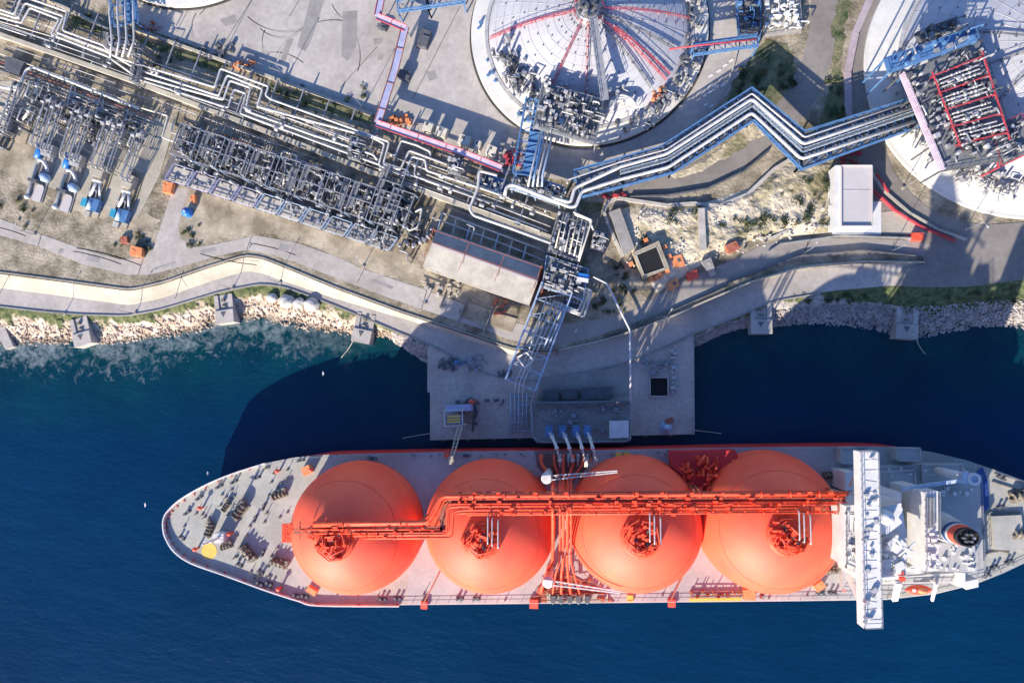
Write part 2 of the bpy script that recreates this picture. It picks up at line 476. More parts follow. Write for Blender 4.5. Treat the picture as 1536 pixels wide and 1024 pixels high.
# --- rock bank
def bank(name, x0, x1, m, amp):
    rows = []
    for i in range(int((x1-x0)/1.6)+1):
        x = x0+i*1.6; z0 = zL(x); r = []
        a, b = P(x, yE(x)-1, z0-.03), P(x, yW(x)+3, -1.0)
        for j in range(23):
            t = j/22
            p = a.lerp(b, t); p.z = z0+(-1.2-z0)*(t**1.25)
            k = min(1, t*3.5)
            n1 = noise.fractal(Vector((p.x*.25, p.y*.25, 3)), 1, 2.1, 5); n2 = noise.noise(Vector((p.x*.9, p.y*.9, 8)))
            p += Vector((n2*.4*k, n1*.9*k, (n1*1.3+n2*.55)*amp*k))
            r.append(p)
        r.append(r[-1]+Vector((0,-3,-3))); rows.append(r)
    b = MB(); b.grid(rows); return struct(b, name, m)
def bank_mat(name, c1, c2, cd, green_w):
    m = mat(name, c1, c2, scale=.28, detail=9, rough=.95, fine=.25, lo=.34, hi=.6)
    global N, Lk, geo
    nt, N, Lk, bs = nodes_of(m)
    geo = N.new('ShaderNodeNewGeometry'); sx = N.new('ShaderNodeSeparateXYZ'); Lk.new(geo.outputs['Position'], sx.inputs[0])
    src = bs.inputs['Base Color'].links[0].from_socket
    crack = mapr(noise_n(.5, 8, .7, dist=.8), .36, .47, .75, 0)
    c = mixc(crack, src, cd)
    wet = mapr(math_n('ADD', sx.outputs[2], math_n('MULTIPLY', math_n('SUBTRACT', noise_n(.3, 5), .5), 2.2)), -.1, 1.0, .92, 0)
    c = mixc(wet, c, (.035,.028,.022,1))
    gz = mapr(math_n('ADD', sx.outputs[2], math_n('MULTIPLY', math_n('SUBTRACT', noise_n(.16, 5), .5), 5.0)), green_w, green_w+.5, 0, 1)
    gc = mixc(mapr(noise_n(.7, 6), .35, .65), (.035,.06,.018,1), (.16,.17,.075,1))
    c = mixc(gz, c, gc)
    Lk.new(c, bs.inputs['Base Color'])
bank_mat('bank_tan', (.40,.29,.21,1), (.64,.53,.42,1), (.14,.10,.075,1), 2.75)
bank_mat('bank_grey', (.24,.21,.19,1), (.46,.42,.39,1), (.10,.085,.075,1), 3.3)
bank('rock_bank', -300, 640, 'bank_tan', .75)
bank('rock_bank', 1040, 1800, 'bank_grey', .6)

# riprap on the bank: thousands of stones, one object each side
def ico(b, c, r, rg):
    t = (1+5**.5)/2; n = len(b.v)
    sx, sy, sz = [r*(.7+.6*rg.random()) for _ in range(3)]; a = rg.random()*6.28; ca, sa = math.cos(a), math.sin(a)
    for x, y, z in ((-1,t,0),(1,t,0),(-1,-t,0),(1,-t,0),(0,-1,t),(0,1,t),(0,-1,-t),(0,1,-t),(t,0,-1),(t,0,1),(-t,0,-1),(-t,0,1)):
        k = (.8+.4*rg.random())/1.9
        x, y, z = x*sx*k, y*sy*k, z*sz*k
        b.v.append((c[0]+x*ca-y*sa, c[1]+x*sa+y*ca, c[2]+z))
    for q in ((0,11,5),(0,5,1),(0,1,7),(0,7,10),(0,10,11),(1,5,9),(5,11,4),(11,10,2),(10,7,6),(7,1,8),(3,9,4),(3,4,2),(3,2,6),(3,6,8),(3,8,9),(4,9,5),(2,4,11),(6,2,10),(8,6,7),(9,8,1)): b.face([n+i for i in q])
def riprap(x0, x1, cnt, m, rmin, rmax, tmin):
    b = MB()
    for _ in range(cnt):
        x = rnd.uniform(x0, x1); t = rnd.uniform(tmin, 1.0)
        z0 = zL(x); p = P(x, yE(x), z0).lerp(P(x, yW(x)+3, -1), t); p.z = z0+(-1.2-z0)*(t**1.25)+.25
        ico(b, p, rnd.uniform(rmin, rmax)*(1.2 if t > .6 else .9), rnd)
    return stuff(b, 'riprap', m)
riprap(-40, 640, 1500, 'riprap_tan', .12, .45, .4)
riprap(1042, 1580, 4200, 'riprap_grey', .16, .48, .36)
b = MB()
for _ in range(260):
    x = rnd.uniform(590, 642); t = rnd.uniform(.1, 1.2); p = P(x, yE(x), 4).lerp(P(x, yW(x)+3, 0), t); p.z = 3.6-4*t+.3; ico(b, p, rnd.uniform(.4, 1.0), rnd)
stuff(b, 'riprap', 'riprap_grey')

# --- upper surfaces, each sheet a few cm above the one below
def sheet(px, z, name, m):
    pts = PL(px, z)
    if m in ('grass', 'sand', 'dirt', 'pale_earth'):       # planted and bare ground has ragged edges
        pts = resample(pts+pts[:1], 1.2)[:-1]
        pts = [p+Vector((noise.noise(p*.35), noise.noise(p*.35+Vector((40,0,0))), 0))*1.3+Vector((noise.noise(p*1.1), noise.noise(p*1.1+Vector((40,0,0))), 0))*.6 for p in pts]
    b = MB(); b.sheet(pts, z); return struct(b, name, m)
sheet([(100,-500),(185,-40),(200,8),(215,42),(300,72),(345,97),(470,142),(560,172),(655,212),(700,236),(760,258),(830,268),(880,272),(920,258),(980,236),(1060,180),(1130,90),(1160,-60),(1160,-500)], ZG+.04, 'concrete_yard', 'concrete')
sheet([(1190,-100),(1180,60),(1195,110),(1180,160),(1130,205),(1080,250),(1130,270),(1190,228),(1230,150),(1250,60),(1262,-100)], ZG+.05, 'verge', 'dirt')
# upper road on the left with its spur
U1 = [(-300,260),(-60,312),(0,328),(62,352),(125,374),(180,389),(215,387),(232,368),(247,320),(260,280),(283,284),(275,312),(267,338),(271,358),(292,371),(325,366),(384,353),(446,364),(509,387),(546,404),(634,433),(700,458),(752,476),(800,492)]
U2 = [(830,518),(800,518),(760,508),(734,497),(634,464),(584,447),(509,419),(446,394),(405,381),(384,377),(368,375),(325,384),(275,399),(225,412),(190,412),(125,397),(57,369),(0,353),(-60,338),(-300,290)]
sheet(U1+U2, ZG+.06, 'upper_road', 'asphalt_pale')
UR = [(800,492),(860,484),(905,478),(950,466),(985,445),(1040,412),(1090,394),(1140,369),(1165,361),(1210,357),(1300,357),(1360,361),(1395,366),(1385,384),(1330,380),(1280,379),(1200,389),(1150,402),(1110,417),(1050,445),(1000,466),(950,485),(900,503),(860,513),(830,518),(800,518)]
sheet(UR, ZG+.07, 'upper_road', 'asphalt_mid')
ring1 = spline(PL([(905,292),(945,285),(1000,277),(1060,258),(1110,228),(1160,190),(1198,150),(1222,100),(1234,50),(1238,0),(1238,-120)], ZG))
b = MB(); ribbon_grid(b, ring1, 9.0, ZG+.09); struct(b, 'ring_road', 'asphalt')
ring2 = spline(PL([(1340,-140),(1328,-20),(1304,50),(1292,110),(1294,180),(1314,255),(1346,302),(1390,336),(1445,356),(1545,362),(1800,345)], ZG))
b = MB(); ribbon_grid(b, ring2, 9.6, ZG+.10); struct(b, 'ring_road', 'asphalt')
sheet([(1372,330),(1440,340),(1540,333),(1800,318),(1800,402),(1540,419),(1450,430),(1395,431),(1345,429),(1352,404),(1385,396),(1385,384),(1395,366),(1440,364)], ZG+.12, 'road_junction', 'asphalt')
# rocky slope between the roads
b = MB(); rows = []
top = [(912,318),(960,306),(1000,309),(1060,303),(1120,284),(1165,248),(1205,236),(1250,246)]
bot = [(985,440),(1000,430),(1040,405),(1080,378),(1120,362),(1160,356),(1205,352),(1250,350)]
T = resample([Vector((x,y,0)) for x, y in top], 4); Bq = resample([Vector((x,y,0)) for x, y in bot], 4)
def atf(L, t): i = min(len(L)-2, int(t*(len(L)-1))); return L[i].lerp(L[i+1], t*(len(L)-1)-i)
for i in range(110):
    t = i/109; a, c = atf(T, t), atf(Bq, t); r = []
    for j in range(40):
        s = j/39; q = a.lerp(c, s); e = min(1, s*6, (1-s)*6, t*8, (1-t)*8)
        z = ZG+.05+e*(1.5+.9*noise.fractal(Vector((q.x*.035, q.y*.035, 1)), 1, 2, 5))*.9
        r.append(P(q.x, q.y, z))
    rows.append(r)
b.grid(rows); struct(b, 'rocky_slope', 'pale_earth')
sheet([(1000,262),(1060,240),(1128,178),(1152,200),(1112,224),(1062,252),(1012,270)], ZG+.13, 'verge', 'pale_earth')
# green strips and bare patches
sheet([(88,18),(160,40),(168,56),(100,36)], ZG+.06, 'grass_verge', 'grass')
sheet([(210,55),(345,97),(335,112),(212,66)], ZG+.07, 'grass_verge', 'grass')
sheet([(405,122),(470,143),(560,176),(556,188),(500,170),(400,134)], ZG+.08, 'grass_verge', 'grass')
sheet([(1150,60),(1180,66),(1196,108),(1175,150),(1150,168),(1126,142),(1085,170),(1105,118),(1128,90)], ZG+.11, 'grass_verge', 'grass')
sheet([(1240,140),(1262,90),(1272,160),(1268,200),(1250,222),(1225,210)], ZG+.11, 'grass_verge', 'grass')
sheet([(1270,-60),(1278,0),(1262,80),(1246,120),(1250,40),(1262,-60)], ZG+.13, 'grass_verge', 'grass')
sheet([(870,302),(905,306),(908,316),(888,318),(868,310)], ZG+.11, 'grass_verge', 'grass')
sheet([(0,205),(60,220),(110,262),(240,330),(232,352),(120,318),(20,268),(-20,240)], ZG+.05, 'dirt_yard', 'sand')
sheet([(255,372),(268,345),(240,255),(600,372),(700,452),(640,430),(546,402),(440,360),(384,350),(330,362),(292,366)], ZG+.04, 'dirt_yard', 'sand')
sheet([(-40,70),(0,50),(320,165),(590,262),(830,346),(845,372),(820,360),(560,290),(250,200),(60,140),(-40,110)], ZG+.10, 'gravel_bed', 'dirt')
# small painted dashes on the ring road by the storage tank
M['paint_mark'] = mat('paint_mark', (.62,.62,.6,1), (.7,.7,.68,1), rough=.8)
b = MB()
for x, y in [(1060,128),(1072,121),(1081,113),(1090,106),(1053,170),(1061,172),(1078,142),(1068,143),(1058,152)]:
    p = P(x, y, 0); b.box((p.x, p.y, ZG+.16), (1.6, .7, .03), .55)
struct(b, 'road_markings', 'paint_mark')
# joints scored in the concrete yard
b = MB()
for (x0,y0),(x1,y1) in [((384,-10),(330,75)),((290,0),(265,48)),((690,10),(618,150)),((566,70),(510,132)),((455,-10),(434,25))]:
    b.bar(P(x0,y0,ZG+.06), P(x1,y1,ZG+.06), .16, .05)
for (x0,y0),(x1,y1) in [((62,352),(57,369)),((215,388),(207,412)),((377,355),(370,375)),((546,404),(536,424)),((640,436),(632,464)),((1213,358),(1205,388)),((1342,362),(1336,380)),((15,410),(0,440)),((275,405),(263,448))]:
    b.bar(P(x0,y0,ZG+.11), P(x1,y1,ZG+.11), .16, .05)
struct(b, 'pavement_joints', 'bitumen')
M['road_patch'] = mat('road_patch', (.25,.235,.225,1), (.33,.31,.295,1), scale=.3, rough=.95, fine=.1)
b = MB()
for q in [[(132,382),(150,386),(147,394),(129,390)],[(300,376),(322,371),(324,376),(303,381)],[(420,366),(436,369),(431,378),(416,375)],[(690,462),(712,470),(708,478),(687,470)],[(90,372),(97,374),(92,381),(86,379)],[(560,418),(590,430),(588,434),(557,422)],[(230,402),(262,392),(263,395),(232,405)]]:
    b.sheet(PL(q, ZG+.085), ZG+.085)
struct(b, 'road_patches', 'road_patch')
M['stain'] = mat('stain', (.235,.22,.205,1), (.30,.285,.265,1), scale=.3, rough=.95, fine=.1)
b = MB()
for q in [[(514,18),(536,16),(534,70),(522,92),(512,84)],[(468,-10),(490,-10),(466,62),(458,78),(446,70)],[(560,58),(574,58),(572,66),(562,68)],[(640,108),(652,106),(656,118),(644,122)],[(568,84),(576,83),(574,90),(566,90)],[(430,60),(440,58),(428,92),(420,94)],[(330,30),(352,22),(356,34),(338,40)]]:
    b.sheet(PL(q, ZG+.07), ZG+.07)
struct(b, 'pavement_stains', 'stain')
b = MB(); rr = random.Random(88)
for q in range(16):                                       # tyre marks across the paving
    x0, y0 = rr.uniform(260,540), rr.uniform(5,110)
    if q > 10: x0, y0 = rr.uniform(20,560), 0; y0 = interp([(0,340),(125,385),(200,400),(275,385),(384,365),(509,402),(600,435)],x0)
    c = P(x0,y0,ZG+(.05 if q <= 10 else .072)); r = rr.uniform(6,22) if q <= 10 else rr.uniform(60,120); a0 = rr.uniform(0,6.28) if q <= 10 else rr.choice((1.2,4.4)); L = rr.uniform(.5,1.6) if q <= 10 else .22
    for dr in (0,1.7):
        ps = [c+Vector(((r+dr)*(math.cos(a0+L*i/14)-math.cos(a0)), (r+dr)*(math.sin(a0+L*i/14)-math.sin(a0)), 0)) for i in range(15)]
        for a, e in zip(ps, ps[1:]): b.bar(a, e, .28, .012)
M['tyre_mark'] = mat('tyre_mark', (.27,.25,.225,1), (.34,.315,.285,1), scale=.5, rough=.95)
struct(b, 'tyre_marks', 'tyre_mark')
# ================================================================ THE GAS CARRIER
ZD = 16.0
ship = thing('gas_carrier', 'huge gas carrier with four orange domed tanks moored at the jetty', 'ship', P(930, 788, 0))
SN = [(249,776),(256,764),(275,747),(310,727),(350,710),(400,694),(440,686),(480,682),(600,679),(700,677),(800,676),(900,675),(1000,673),(1100,671),(1200,670),(1300,669),(1345,670),(1400,678),(1450,690),(1500,707),(1536,720),(1580,741),(1605,762),(1612,778)]
SS = [(1612,790),(1600,805),(1570,822),(1536,843),(1500,860),(1460,876),(1400,891),(1330,899),(1200,901),(1000,903),(800,905),(600,907),(480,906),(450,899),(400,883),(340,861),(290,843),(265,826),(252,806),(248,790)]
deck_px = SN+SS
dk = [P(x, y, ZD) for x, y in deck_px]
cen_line = lambda x: P(x, 791.5-(x-500)*.0068, ZD)
def ring(z, k_bow, k_beam, dz):
    out = []
    for (x, y), p in zip(deck_px, dk):
        c = cen_line(x); f = max(0, min(1, (480-x)/230)); g = max(0, min(1, (x-1340)/270))
        q = c.lerp(p, 1-(k_bow*f)-(k_beam*g)); q.x += 5.0*f*f*(k_bow > .2)-5.5*g*g*(k_beam > .2); q.z = z; out.append(q)
    return out
mb = MB(); k = len(dk)
rings = [ring(ZD, 0, 0, 0), ring(ZD-5, .12, .05, 0), ring(3.2, .28, .25, 0), ring(3.0, .28, .25, 0), ring(-2, .35, .35, 0)]
for r in rings: mb.v += [tuple(p) for p in r]
for i in range(4):
    mb.cur = 1 if i >= 3 else 0
    for j in range(k): j2 = (j+1) % k; mb.face([i*k+j, i*k+j2, (i+1)*k+j2, (i+1)*k+j])
mb.build('hull', ['hull_red', 'boot_top'], ship)
i_f = [i for i, (x, y) in enumerate(deck_px) if x <= 600]
nf = [p for (x, y), p in zip(deck_px, dk)]
def deck_part(x0, x1, name, m, z):
    b = MB(); n = [(x, y) for x, y in SN if x0 <= x <= x1]; s = [(x, y) for x, y in SS if x0 <= x <= x1]
    ny, sy = lambda x: interp(SN, x), lambda x: interp(SS[::-1], x)
    if x0 > 249: n = [(x0, ny(x0))]+n; s = s+[(x0, sy(x0))]
    if x1 < 1612: n = n+[(x1, ny(x1))]; s = [(x1, sy(x1))]+s
    b.prism(PL(n+s, z), z-.4, z); b.build(name, m, ship)
deck_part(249, 612, 'foredeck', 'foredeck', ZD+.05)
deck_part(612, 1330, 'main_deck', 'deck_grey', ZD+.045)
deck_part(1330, 1612, 'aft_deck', 'foredeck', ZD+.05)
# bulwark round the bow, guard rails along the sides
bow = [q for q in dk[-9:]]+dk[:6]
mb = MB()
bb = [p for p in spline(bow, 4)]
for a, b in zip(bb, bb[1:]): mb.bar(a+Vector((0,0,.75)), b+Vector((0,0,.75)), .35, 1.5)
mb.build('bulwark', 'ship_white', ship)
mb = MB()
for p, q in list(zip(bb, bb[1:]))[::2]:
    c = cen_line(300); d = (c-p); d.z = 0; d.normalize(); mb.bar(p+d*.3+Vector((0,0,.1)), p+d*1.3+Vector((0,0,.1)), .15, .3); mb.bar(p+d*.3+Vector((0,0,1.3)), p+d*1.2, .12)
mb.build_each('bulwark_stay', 'hull_red', ship)
def inset(p, d=.5):
    c = Vector((p.x, cen_line(930).y, p.z)); v = c-p; v.z = 0; return p+v.normalized()*d
mb = MB(); mb.rail([inset(p) for p in dk[5:22]], 1.2, .1, 3.5); mb.build('guard_rail', 'galvanised', ship)
mb = MB(); mb.rail([inset(p) for p in dk[25:-8]], 1.2, .1, 3.5); mb.build('guard_rail', 'ship_white', ship)
# --- the four cargo tanks
TK = [(530.5,793.5,19.8),(733,791.5,19.6),(953.5,788,19.7),(1156,785,20.2)]
RZ = 41.2
for i, (x, y, r) in enumerate(TK):
    c = P(x, y, 24); c.z = ZD
    b = MB(); prof = [(r+.25, 0), (r+.25, 3.2), (r, 3.4), (r, 4.2)]
    for j in range(0, 25):
        a = math.pi/2*j/24; prof.append((r*math.cos(a), 4.4+19.6*math.sin(a)))
    b.lathe(c, prof, 96); tk = b.build('tank_cover', 'tank_orange', ship)
    b = MB()
    b.lathe((c.x,c.y,c.z), [(r*.80+.03, 4.4+19.6*.6), (r*.80+.12, 4.4+19.6*.6+.06), (r*.80, 4.4+19.6*.6+.13)], 96)
    b.build('weld_seam', 'tank_orange', tk)
    # hatch dome on top, leaning pipework and valves
    top = Vector((c.x, c.y, ZD+23.4))
    b = MB(); b.lathe(top, [(5.5, -1.6), (5.5, 1.0), (5.1, 1.3), (0.01, 1.7)], 40); dm = b.build('hatch_dome', 'ship_orange', tk)
    b = MB(); rr = random.Random(70+i)
    for q in range(30):
        a = rr.uniform(0, 6.28); d = rr.uniform(.6, 5.2)
        b.box((top.x+d*math.cos(a), top.y+d*math.sin(a), top.z+1.3), (rr.uniform(.5,1.7), rr.uniform(.4,1.1), rr.uniform(.4,1.7)), 0, base=True)
    for q in range(16):
        a = rr.uniform(0, 6.28); d = rr.uniform(1, 5.4); a2 = a+rr.uniform(.5, 1.6)
        h = rr.uniform(1.9, 4.2)
        b.tube([top+Vector((d*math.cos(a), d*math.sin(a), 1)), top+Vector((d*math.cos(a), d*math.sin(a), h)), top+Vector((d*math.cos(a2), d*math.sin(a2), h)), top+Vector((d*math.cos(a2), d*math.sin(a2), 1))], .17, 6, .3)
    b.build_each('valve', 'ship_orange', tk)
    b = MB()
    for q in range(5):
        a = rr.uniform(0, 6.28); d = rr.uniform(.5, 3.6); b.box((top.x+d*math.cos(a), top.y+d*math.sin(a)-.6, top.z+1.4), (1.1, .55, .9), a, base=True)
    b.build_each('cabinet', 'dark_steel', tk)
    b = MB(); ps = [top+Vector((4.7*math.cos(t), 4.7*math.sin(t), 1.1)) for t in [2*math.pi*q/20 for q in range(21)]]
    b.rail(ps, 1.1, .09, 2); b.build('dome_rail', 'ship_orange', tk)
    if i:                                                 # steel loops between the dome and the overhead rack
        for q, (dx, dy) in enumerate(((2.2,1.0),(3.4,.4),(5.0,.0))):
            b = MB(); x0 = top+Vector((dx, dy+6.0, RZ-top.z+.3)); x1 = top+Vector((dx, dy-1.6, RZ-top.z+.7))
            b.tube([x0, x0+Vector((0,0,1.4)), x1+Vector((0,0,1.0)), x1-Vector((0,0,2.0)), x1-Vector((2.2,0,2.0))], .19, 8, .8)
            b.build('dome_pipe', 'insulation_grey', tk)
    # stairs lying on the dome from the skirt to the hatch
    b = MB(); a = math.radians(200); pts = []
    for q in range(14):
        t = math.pi/2*(q/14*.86+.06); pts.append(Vector((c.x+r*math.cos(t)*math.cos(a), c.y+r*math.cos(t)*math.sin(a), c.z+4.4+19.6*math.sin(t)+.25)))
    if i == 2:
        a0 = math.radians(195); pts = [Vector((c.x+(r+.2)*math.cos(a0+t*1.05)*(.995), c.y+(r+.2)*math.sin(a0+t*1.05), c.z+7+5*math.sin(t*3.1))) for t in [q/16 for q in range(17)]]
        b.rail(pts, 1.0, .1, 2); b.build('tank_stair', 'rust_red', tk)
# --- overhead pipe rack and catwalk (along the tank tops)
rk = []
def rack_pts(lst, z): return [P(x, y, z) for x, y in lst]
CAT = [(1268,748.5),(668,751),(664,752),(664,795),(640,795),(440,796)]
b = MB()
for a, c in zip(CAT, CAT[1:]): b.bar(P(*a, RZ-.3), P(*c, RZ-.3), 1.7, .14)
cw = b.build('catwalk', 'rust_red', ship)
b = MB(); b.rail([P(x, y-2.6, RZ-.2) for x, y in CAT[:2]], 1.1, .1, 3.2); b.rail([P(x, y+3.6, RZ-.2) for x, y in CAT[:2]], 1.1, .1, 3.2)
b.rail([P(x, y-2.6, RZ-.2) for x, y in CAT[4:]], 1.1, .1, 3.2); b.build('catwalk_rail', 'ship_orange', cw)
PIPES = [([(1272,740),(1100,740.5),(663,744),(654,764),(642,783),(560,784),(470,786)], .62, 'ship_orange'),
         ([(1255,755.5),(690,759),(672,760),(670,801),(640,801.5),(530,803)], .36, 'ship_orange'),
         ([(1200,760.5),(700,764.5),(680,766),(678,806),(640,806.5),(545,807)], .34, 'ship_orange'),
         ([(1215,765),(700,769),(684,770)], .26, 'ship_orange'),
         ([(1264,743.5),(1100,744),(668,747.5),(659,766),(646,785.5),(560,787),(470,789)], .3, 'ship_orange'),
         ([(1250,768),(700,771.5)], .3, 'ship_orange'),
         ([(1230,752),(680,755.5),(674,757),(673,798),(640,798.5),(470,800)], .26, 'ship_orange'),
         ([(660,793),(600,793.5),(450,794)], .3, 'ship_orange'),
         ([(1240,745.5),(800,748),(672,749),(660,790),(560,791)], .2, 'rust_red')]
for px, r, m in PIPES:
    b = MB(); b.tube(rack_pts(px, RZ+.45), r, 10, 1.2); 
    pts = rack_pts(px, RZ+.45)
    for a, c in zip(pts, pts[1:]):
        L = (c-a).length; kk = int(L/9)
        for q in range(1, kk+1):
            p = a.lerp(c, q/(kk+1)); d = (c-a).normalized(); b.tube([p-d*.18, p+d*.18], r*1.55, 10)
    b.build('rack_pipe', m, ship)
b = MB()
for x in range(690, 1262, 21):
    a, c = P(x, 736.5, RZ-.55), P(x, 771, RZ-.55); b.bar(a, c, .3, .35)
for x in range(450, 660, 21): b.bar(P(x, 781, RZ-.6), P(x, 809, RZ-.6), .3, .35)
for x in (628, 640, 832, 846, 858, 1048, 1056, 1262):
    for y in ((741, 766) if x > 650 else (784, 806)):
        p = P(x, y, RZ-.6); b.bar(p, Vector((p.x, p.y, ZD+.05)), .45)
for x0, x1 in ((690,1262),):
    for y in (738, 768): b.bar(P(x0,y,RZ-.9), P(x1,y-1.5,RZ-.9), .22, .4)
b.build('rack_frame', 'rust_red', ship)
b = MB(); rr = random.Random(5)
for q in range(90):
    x = rr.uniform(670, 1260); y = rr.choice((739, 743, 747, 752, 756, 762, 768, 771))
    b.box(P(x, y, RZ+.6), (rr.uniform(.4,1.3), rr.uniform(.3,.9), rr.uniform(.4,1.1)), base=True)
for q in range(16):
    x = rr.uniform(450, 650); b.box(P(x, rr.uniform(783,808), RZ+.3), (rr.uniform(.4,1.1), rr.uniform(.3,.8), rr.uniform(.4,1.0)), base=True)
b.build_each('valve', 'ship_orange', ship)
# front landing at the bow end of the walkway
b = MB(); b.box(P(434,799,ZD+14), (4.5,5.5,.3)); b.rail([P(426,788,ZD+14),P(426,810,ZD+14),P(445,810,ZD+14)],1.1,.1,2)
for x,y in ((427,789),(427,809),(441,789),(441,809)):
    p = P(x,y,ZD+14); b.bar(p, (p.x,p.y,ZD), .35)
b.build('access_tower', 'ship_orange', ship)
b = MB()
for q in range(5): b.tube([P(428+q*3,790+q*4,ZD+15), P(446+q*3,796+q*2,ZD+17), P(470,797+q*3,RZ)], .2, 6, 1)
b.build_each('access_pipe', 'ship_orange', ship)
# --- midship crossover and the two manifolds
for q, (x, r) in enumerate(((829.5,.5),(840,.3),(845,.42),(851,.42),(856.5,.3))):
    b = MB(); b.tube([P(x,758,RZ+.6), P(x,772,RZ+.4), P(x,800,34), P(x-.5,842,24), P(x-3+(q-2)*4,862,ZD+3.5), P(x-3+(q-2)*8,890,ZD+3)], r, 9, 1.5)
    b.build('crossover_pipe', 'ship_orange', ship)
    b = MB(); b.tube([P(x,745,RZ+.3), P(x,737,36), P(x,720,ZD+4), P(x+(q-2)*9,695,ZD+3.2), P(x+(q-2)*9,681,ZD+3)], r, 9, 1.5)
    b.build('crossover_pipe', 'ship_orange', ship)
b = MB(); b.prism(PL([(802,676),(892,675),(872,716),(846,722),(822,716),(806,700)], ZD+.3), ZD+.1, ZD+.3); b.build('manifold_deck', 'manifold_deck', ship)
b = MB(); b.prism(PL([(800,904),(921,903),(905,886),(868,868),(845,856),(822,862),(806,882)], ZD+.3), ZD+.1, ZD+.32); b.build('manifold_deck', 'rust_red', ship)
b = MB(); b.prism(PL([(820,903),(912,902.5),(912,890),(820,890)], ZD+.8), ZD+.4, ZD+.8); b.build('drip_tray', 'cream_concrete', ship)
for i, x in enumerate((830,842,855,868,881)):
    b = MB(); p = P(x,896,ZD+.8); b.box((p.x,p.y,ZD+.8), (1.5,1.9,1.6), 0, True); b.tube([p+Vector((0,1,1)), p+Vector((0,-1.6,1.0))], .35, 8); b.build('manifold_flange', 'dark_steel', ship)
for i, x in enumerate((841,853,867,881)):
    b = MB(); p = P(x,688,ZD+1.4); b.tube([P(x,700,ZD+3), P(x,680,ZD+3)], .4, 8); b.box((p.x,p.y,ZD+.3), (1.4,1.4,2.2), 0, True); b.build('manifold_flange', 'galvanised', ship)
b = MB(); rr = random.Random(9)
for q in range(60):
    x, y = rr.uniform(808,905), rr.uniform(868,900)
    if rr.random() < .5: b.bar(P(x,y,ZD+rr.uniform(1,4)), P(x+rr.uniform(-12,12),y+rr.uniform(-2,2),ZD+rr.uniform(1,4)), .2)
    else: b.box(P(x,y,ZD+.3), (rr.uniform(.4,1.4), rr.uniform(.3,1.2), rr.uniform(.5,2.6)), base=True)
for q in range(46):
    x, y = rr.uniform(800,890), rr.uniform(679,716)
    if rr.random() < .5: b.bar(P(x,y,ZD+rr.uniform(1,4)), P(x+rr.uniform(-12,12),y+rr.uniform(-2,2),ZD+rr.uniform(1,4)), .2)
    else: b.box(P(x,y,ZD+.3), (rr.uniform(.4,1.2), rr.uniform(.3,1.0), rr.uniform(.5,2.2)), base=True)
b.build_each('manifold_fitting', 'rust_red', ship)
for (x,y,rm) in ((637,906,1.7),(801,904,2.2),(1007,903,1.8),(671,681,1.4)):
    b = MB(); p = P(x,y,ZD); s = -1 if y > 700 else 1
    b.box((p.x,p.y,ZD+.1),(rm*1.2,rm*1.2,1.1),0,True); b.box((p.x,p.y+s*.9,ZD-.7),(rm*.8,1.2,.6),0,True); b.build('chock_platform','bright_red',ship)
# two deck cranes with white booms
for (px, py, ex, ey) in ((820,717,926,707),(822,873,930,888)):
    p, e = P(px, py, ZD+15), P(ex, ey, ZD+16.5)
    b = MB(); b.lathe((p.x,p.y,ZD), [(1.25,0),(1.1,13),(1.6,13.4),(1.6,15.2),(.01,15.6)], 20); cr = b.build('deck_crane', 'ship_white', ship)
    b = MB(); d = (e-p).normalized(); n = Vector((-d.y,d.x,0)).normalized()
    for s in (-.45,.45): b.bar(p+n*s*1.4, e+n*s*.5, .28, .5)
    for q in range(10): t = q/10; b.bar(p.lerp(e,t)+n*.6*(1-t*.6), p.lerp(e,t+.1)-n*.6*(1-t*.6), .14)
    b.box(p+Vector((0,0,.2)), (2.6,1.9,1.9), math.atan2(d.y,d.x)); b.build('crane_boom', 'ship_white', cr)
# compressor house and its gear, dark red
b = MB(); b.prism(PL([(1006,677),(1104,675.5),(1108,690),(1072,712),(1062,735),(1034,735),(1022,712),(1008,700)], ZD+6), ZD, ZD+6); ch = b.build('compressor_house', 'hull_red', ship)
b = MB(); rr = random.Random(3)
for q in range(42):
    x = rr.uniform(1026,1080); y = rr.uniform(682,734)
    if rr.random()<.6:
        b.tube([P(x,y,ZD+6),P(x,y,ZD+rr.uniform(7,10)),P(x+rr.choice((0,0,9,-9)),y+rr.uniform(-14,14),ZD+rr.uniform(7,10))], rr.uniform(.2,.5), 7, .6)
    else: b.box(P(x,y,ZD+6), (rr.uniform(.6,2), rr.uniform(.6,1.6), rr.uniform(.6,2.4)), 0, True)
b.build_each('compressor_pipe', 'ship_orange', ch)
b = MB()
for q in range(5): b.tube([P(1098+q*1.5,690,ZD+6), P(1102+q*1.5,700,ZD+8), P(1092+q*2,716,ZD+8)], .35, 7, .8)
b.build_each('compressor_duct', 'ship_orange', ch)
# --- foredeck machinery
def winch(x, y, k, rz):
    k *= .78; c = P(x, y, ZD); b = MB(); ca, sa = math.cos(rz), math.sin(rz)
    R = lambda u, v, w: Vector((c.x+(u*ca-v*sa)*k, c.y+(u*sa+v*ca)*k, ZD+.05+w*k))
    b.box((c.x,c.y,ZD+.05), (6*k,3.4*k,.35*k), rz, True)
    b.tube([R(-2.4,0,1.5), R(2.4,0,1.5)], .8*k, 12)
    for u in (-2.4,-.8,.8,2.4): b.tube([R(u-.12,0,1.5), R(u+.12,0,1.5)], 1.5*k, 14)
    b.box(R(2.9,1.1,.3), (1.4*k,1.8*k,2.2*k), rz, True); b.box(R(-2.9,-.9,.3), (1.0*k,1.2*k,1.6*k), rz, True)
    b.bar(R(-1.5,1.6,.3), R(1.5,1.6,2.6), .3*k); b.build('mooring_winch', 'winch_metal', ship)
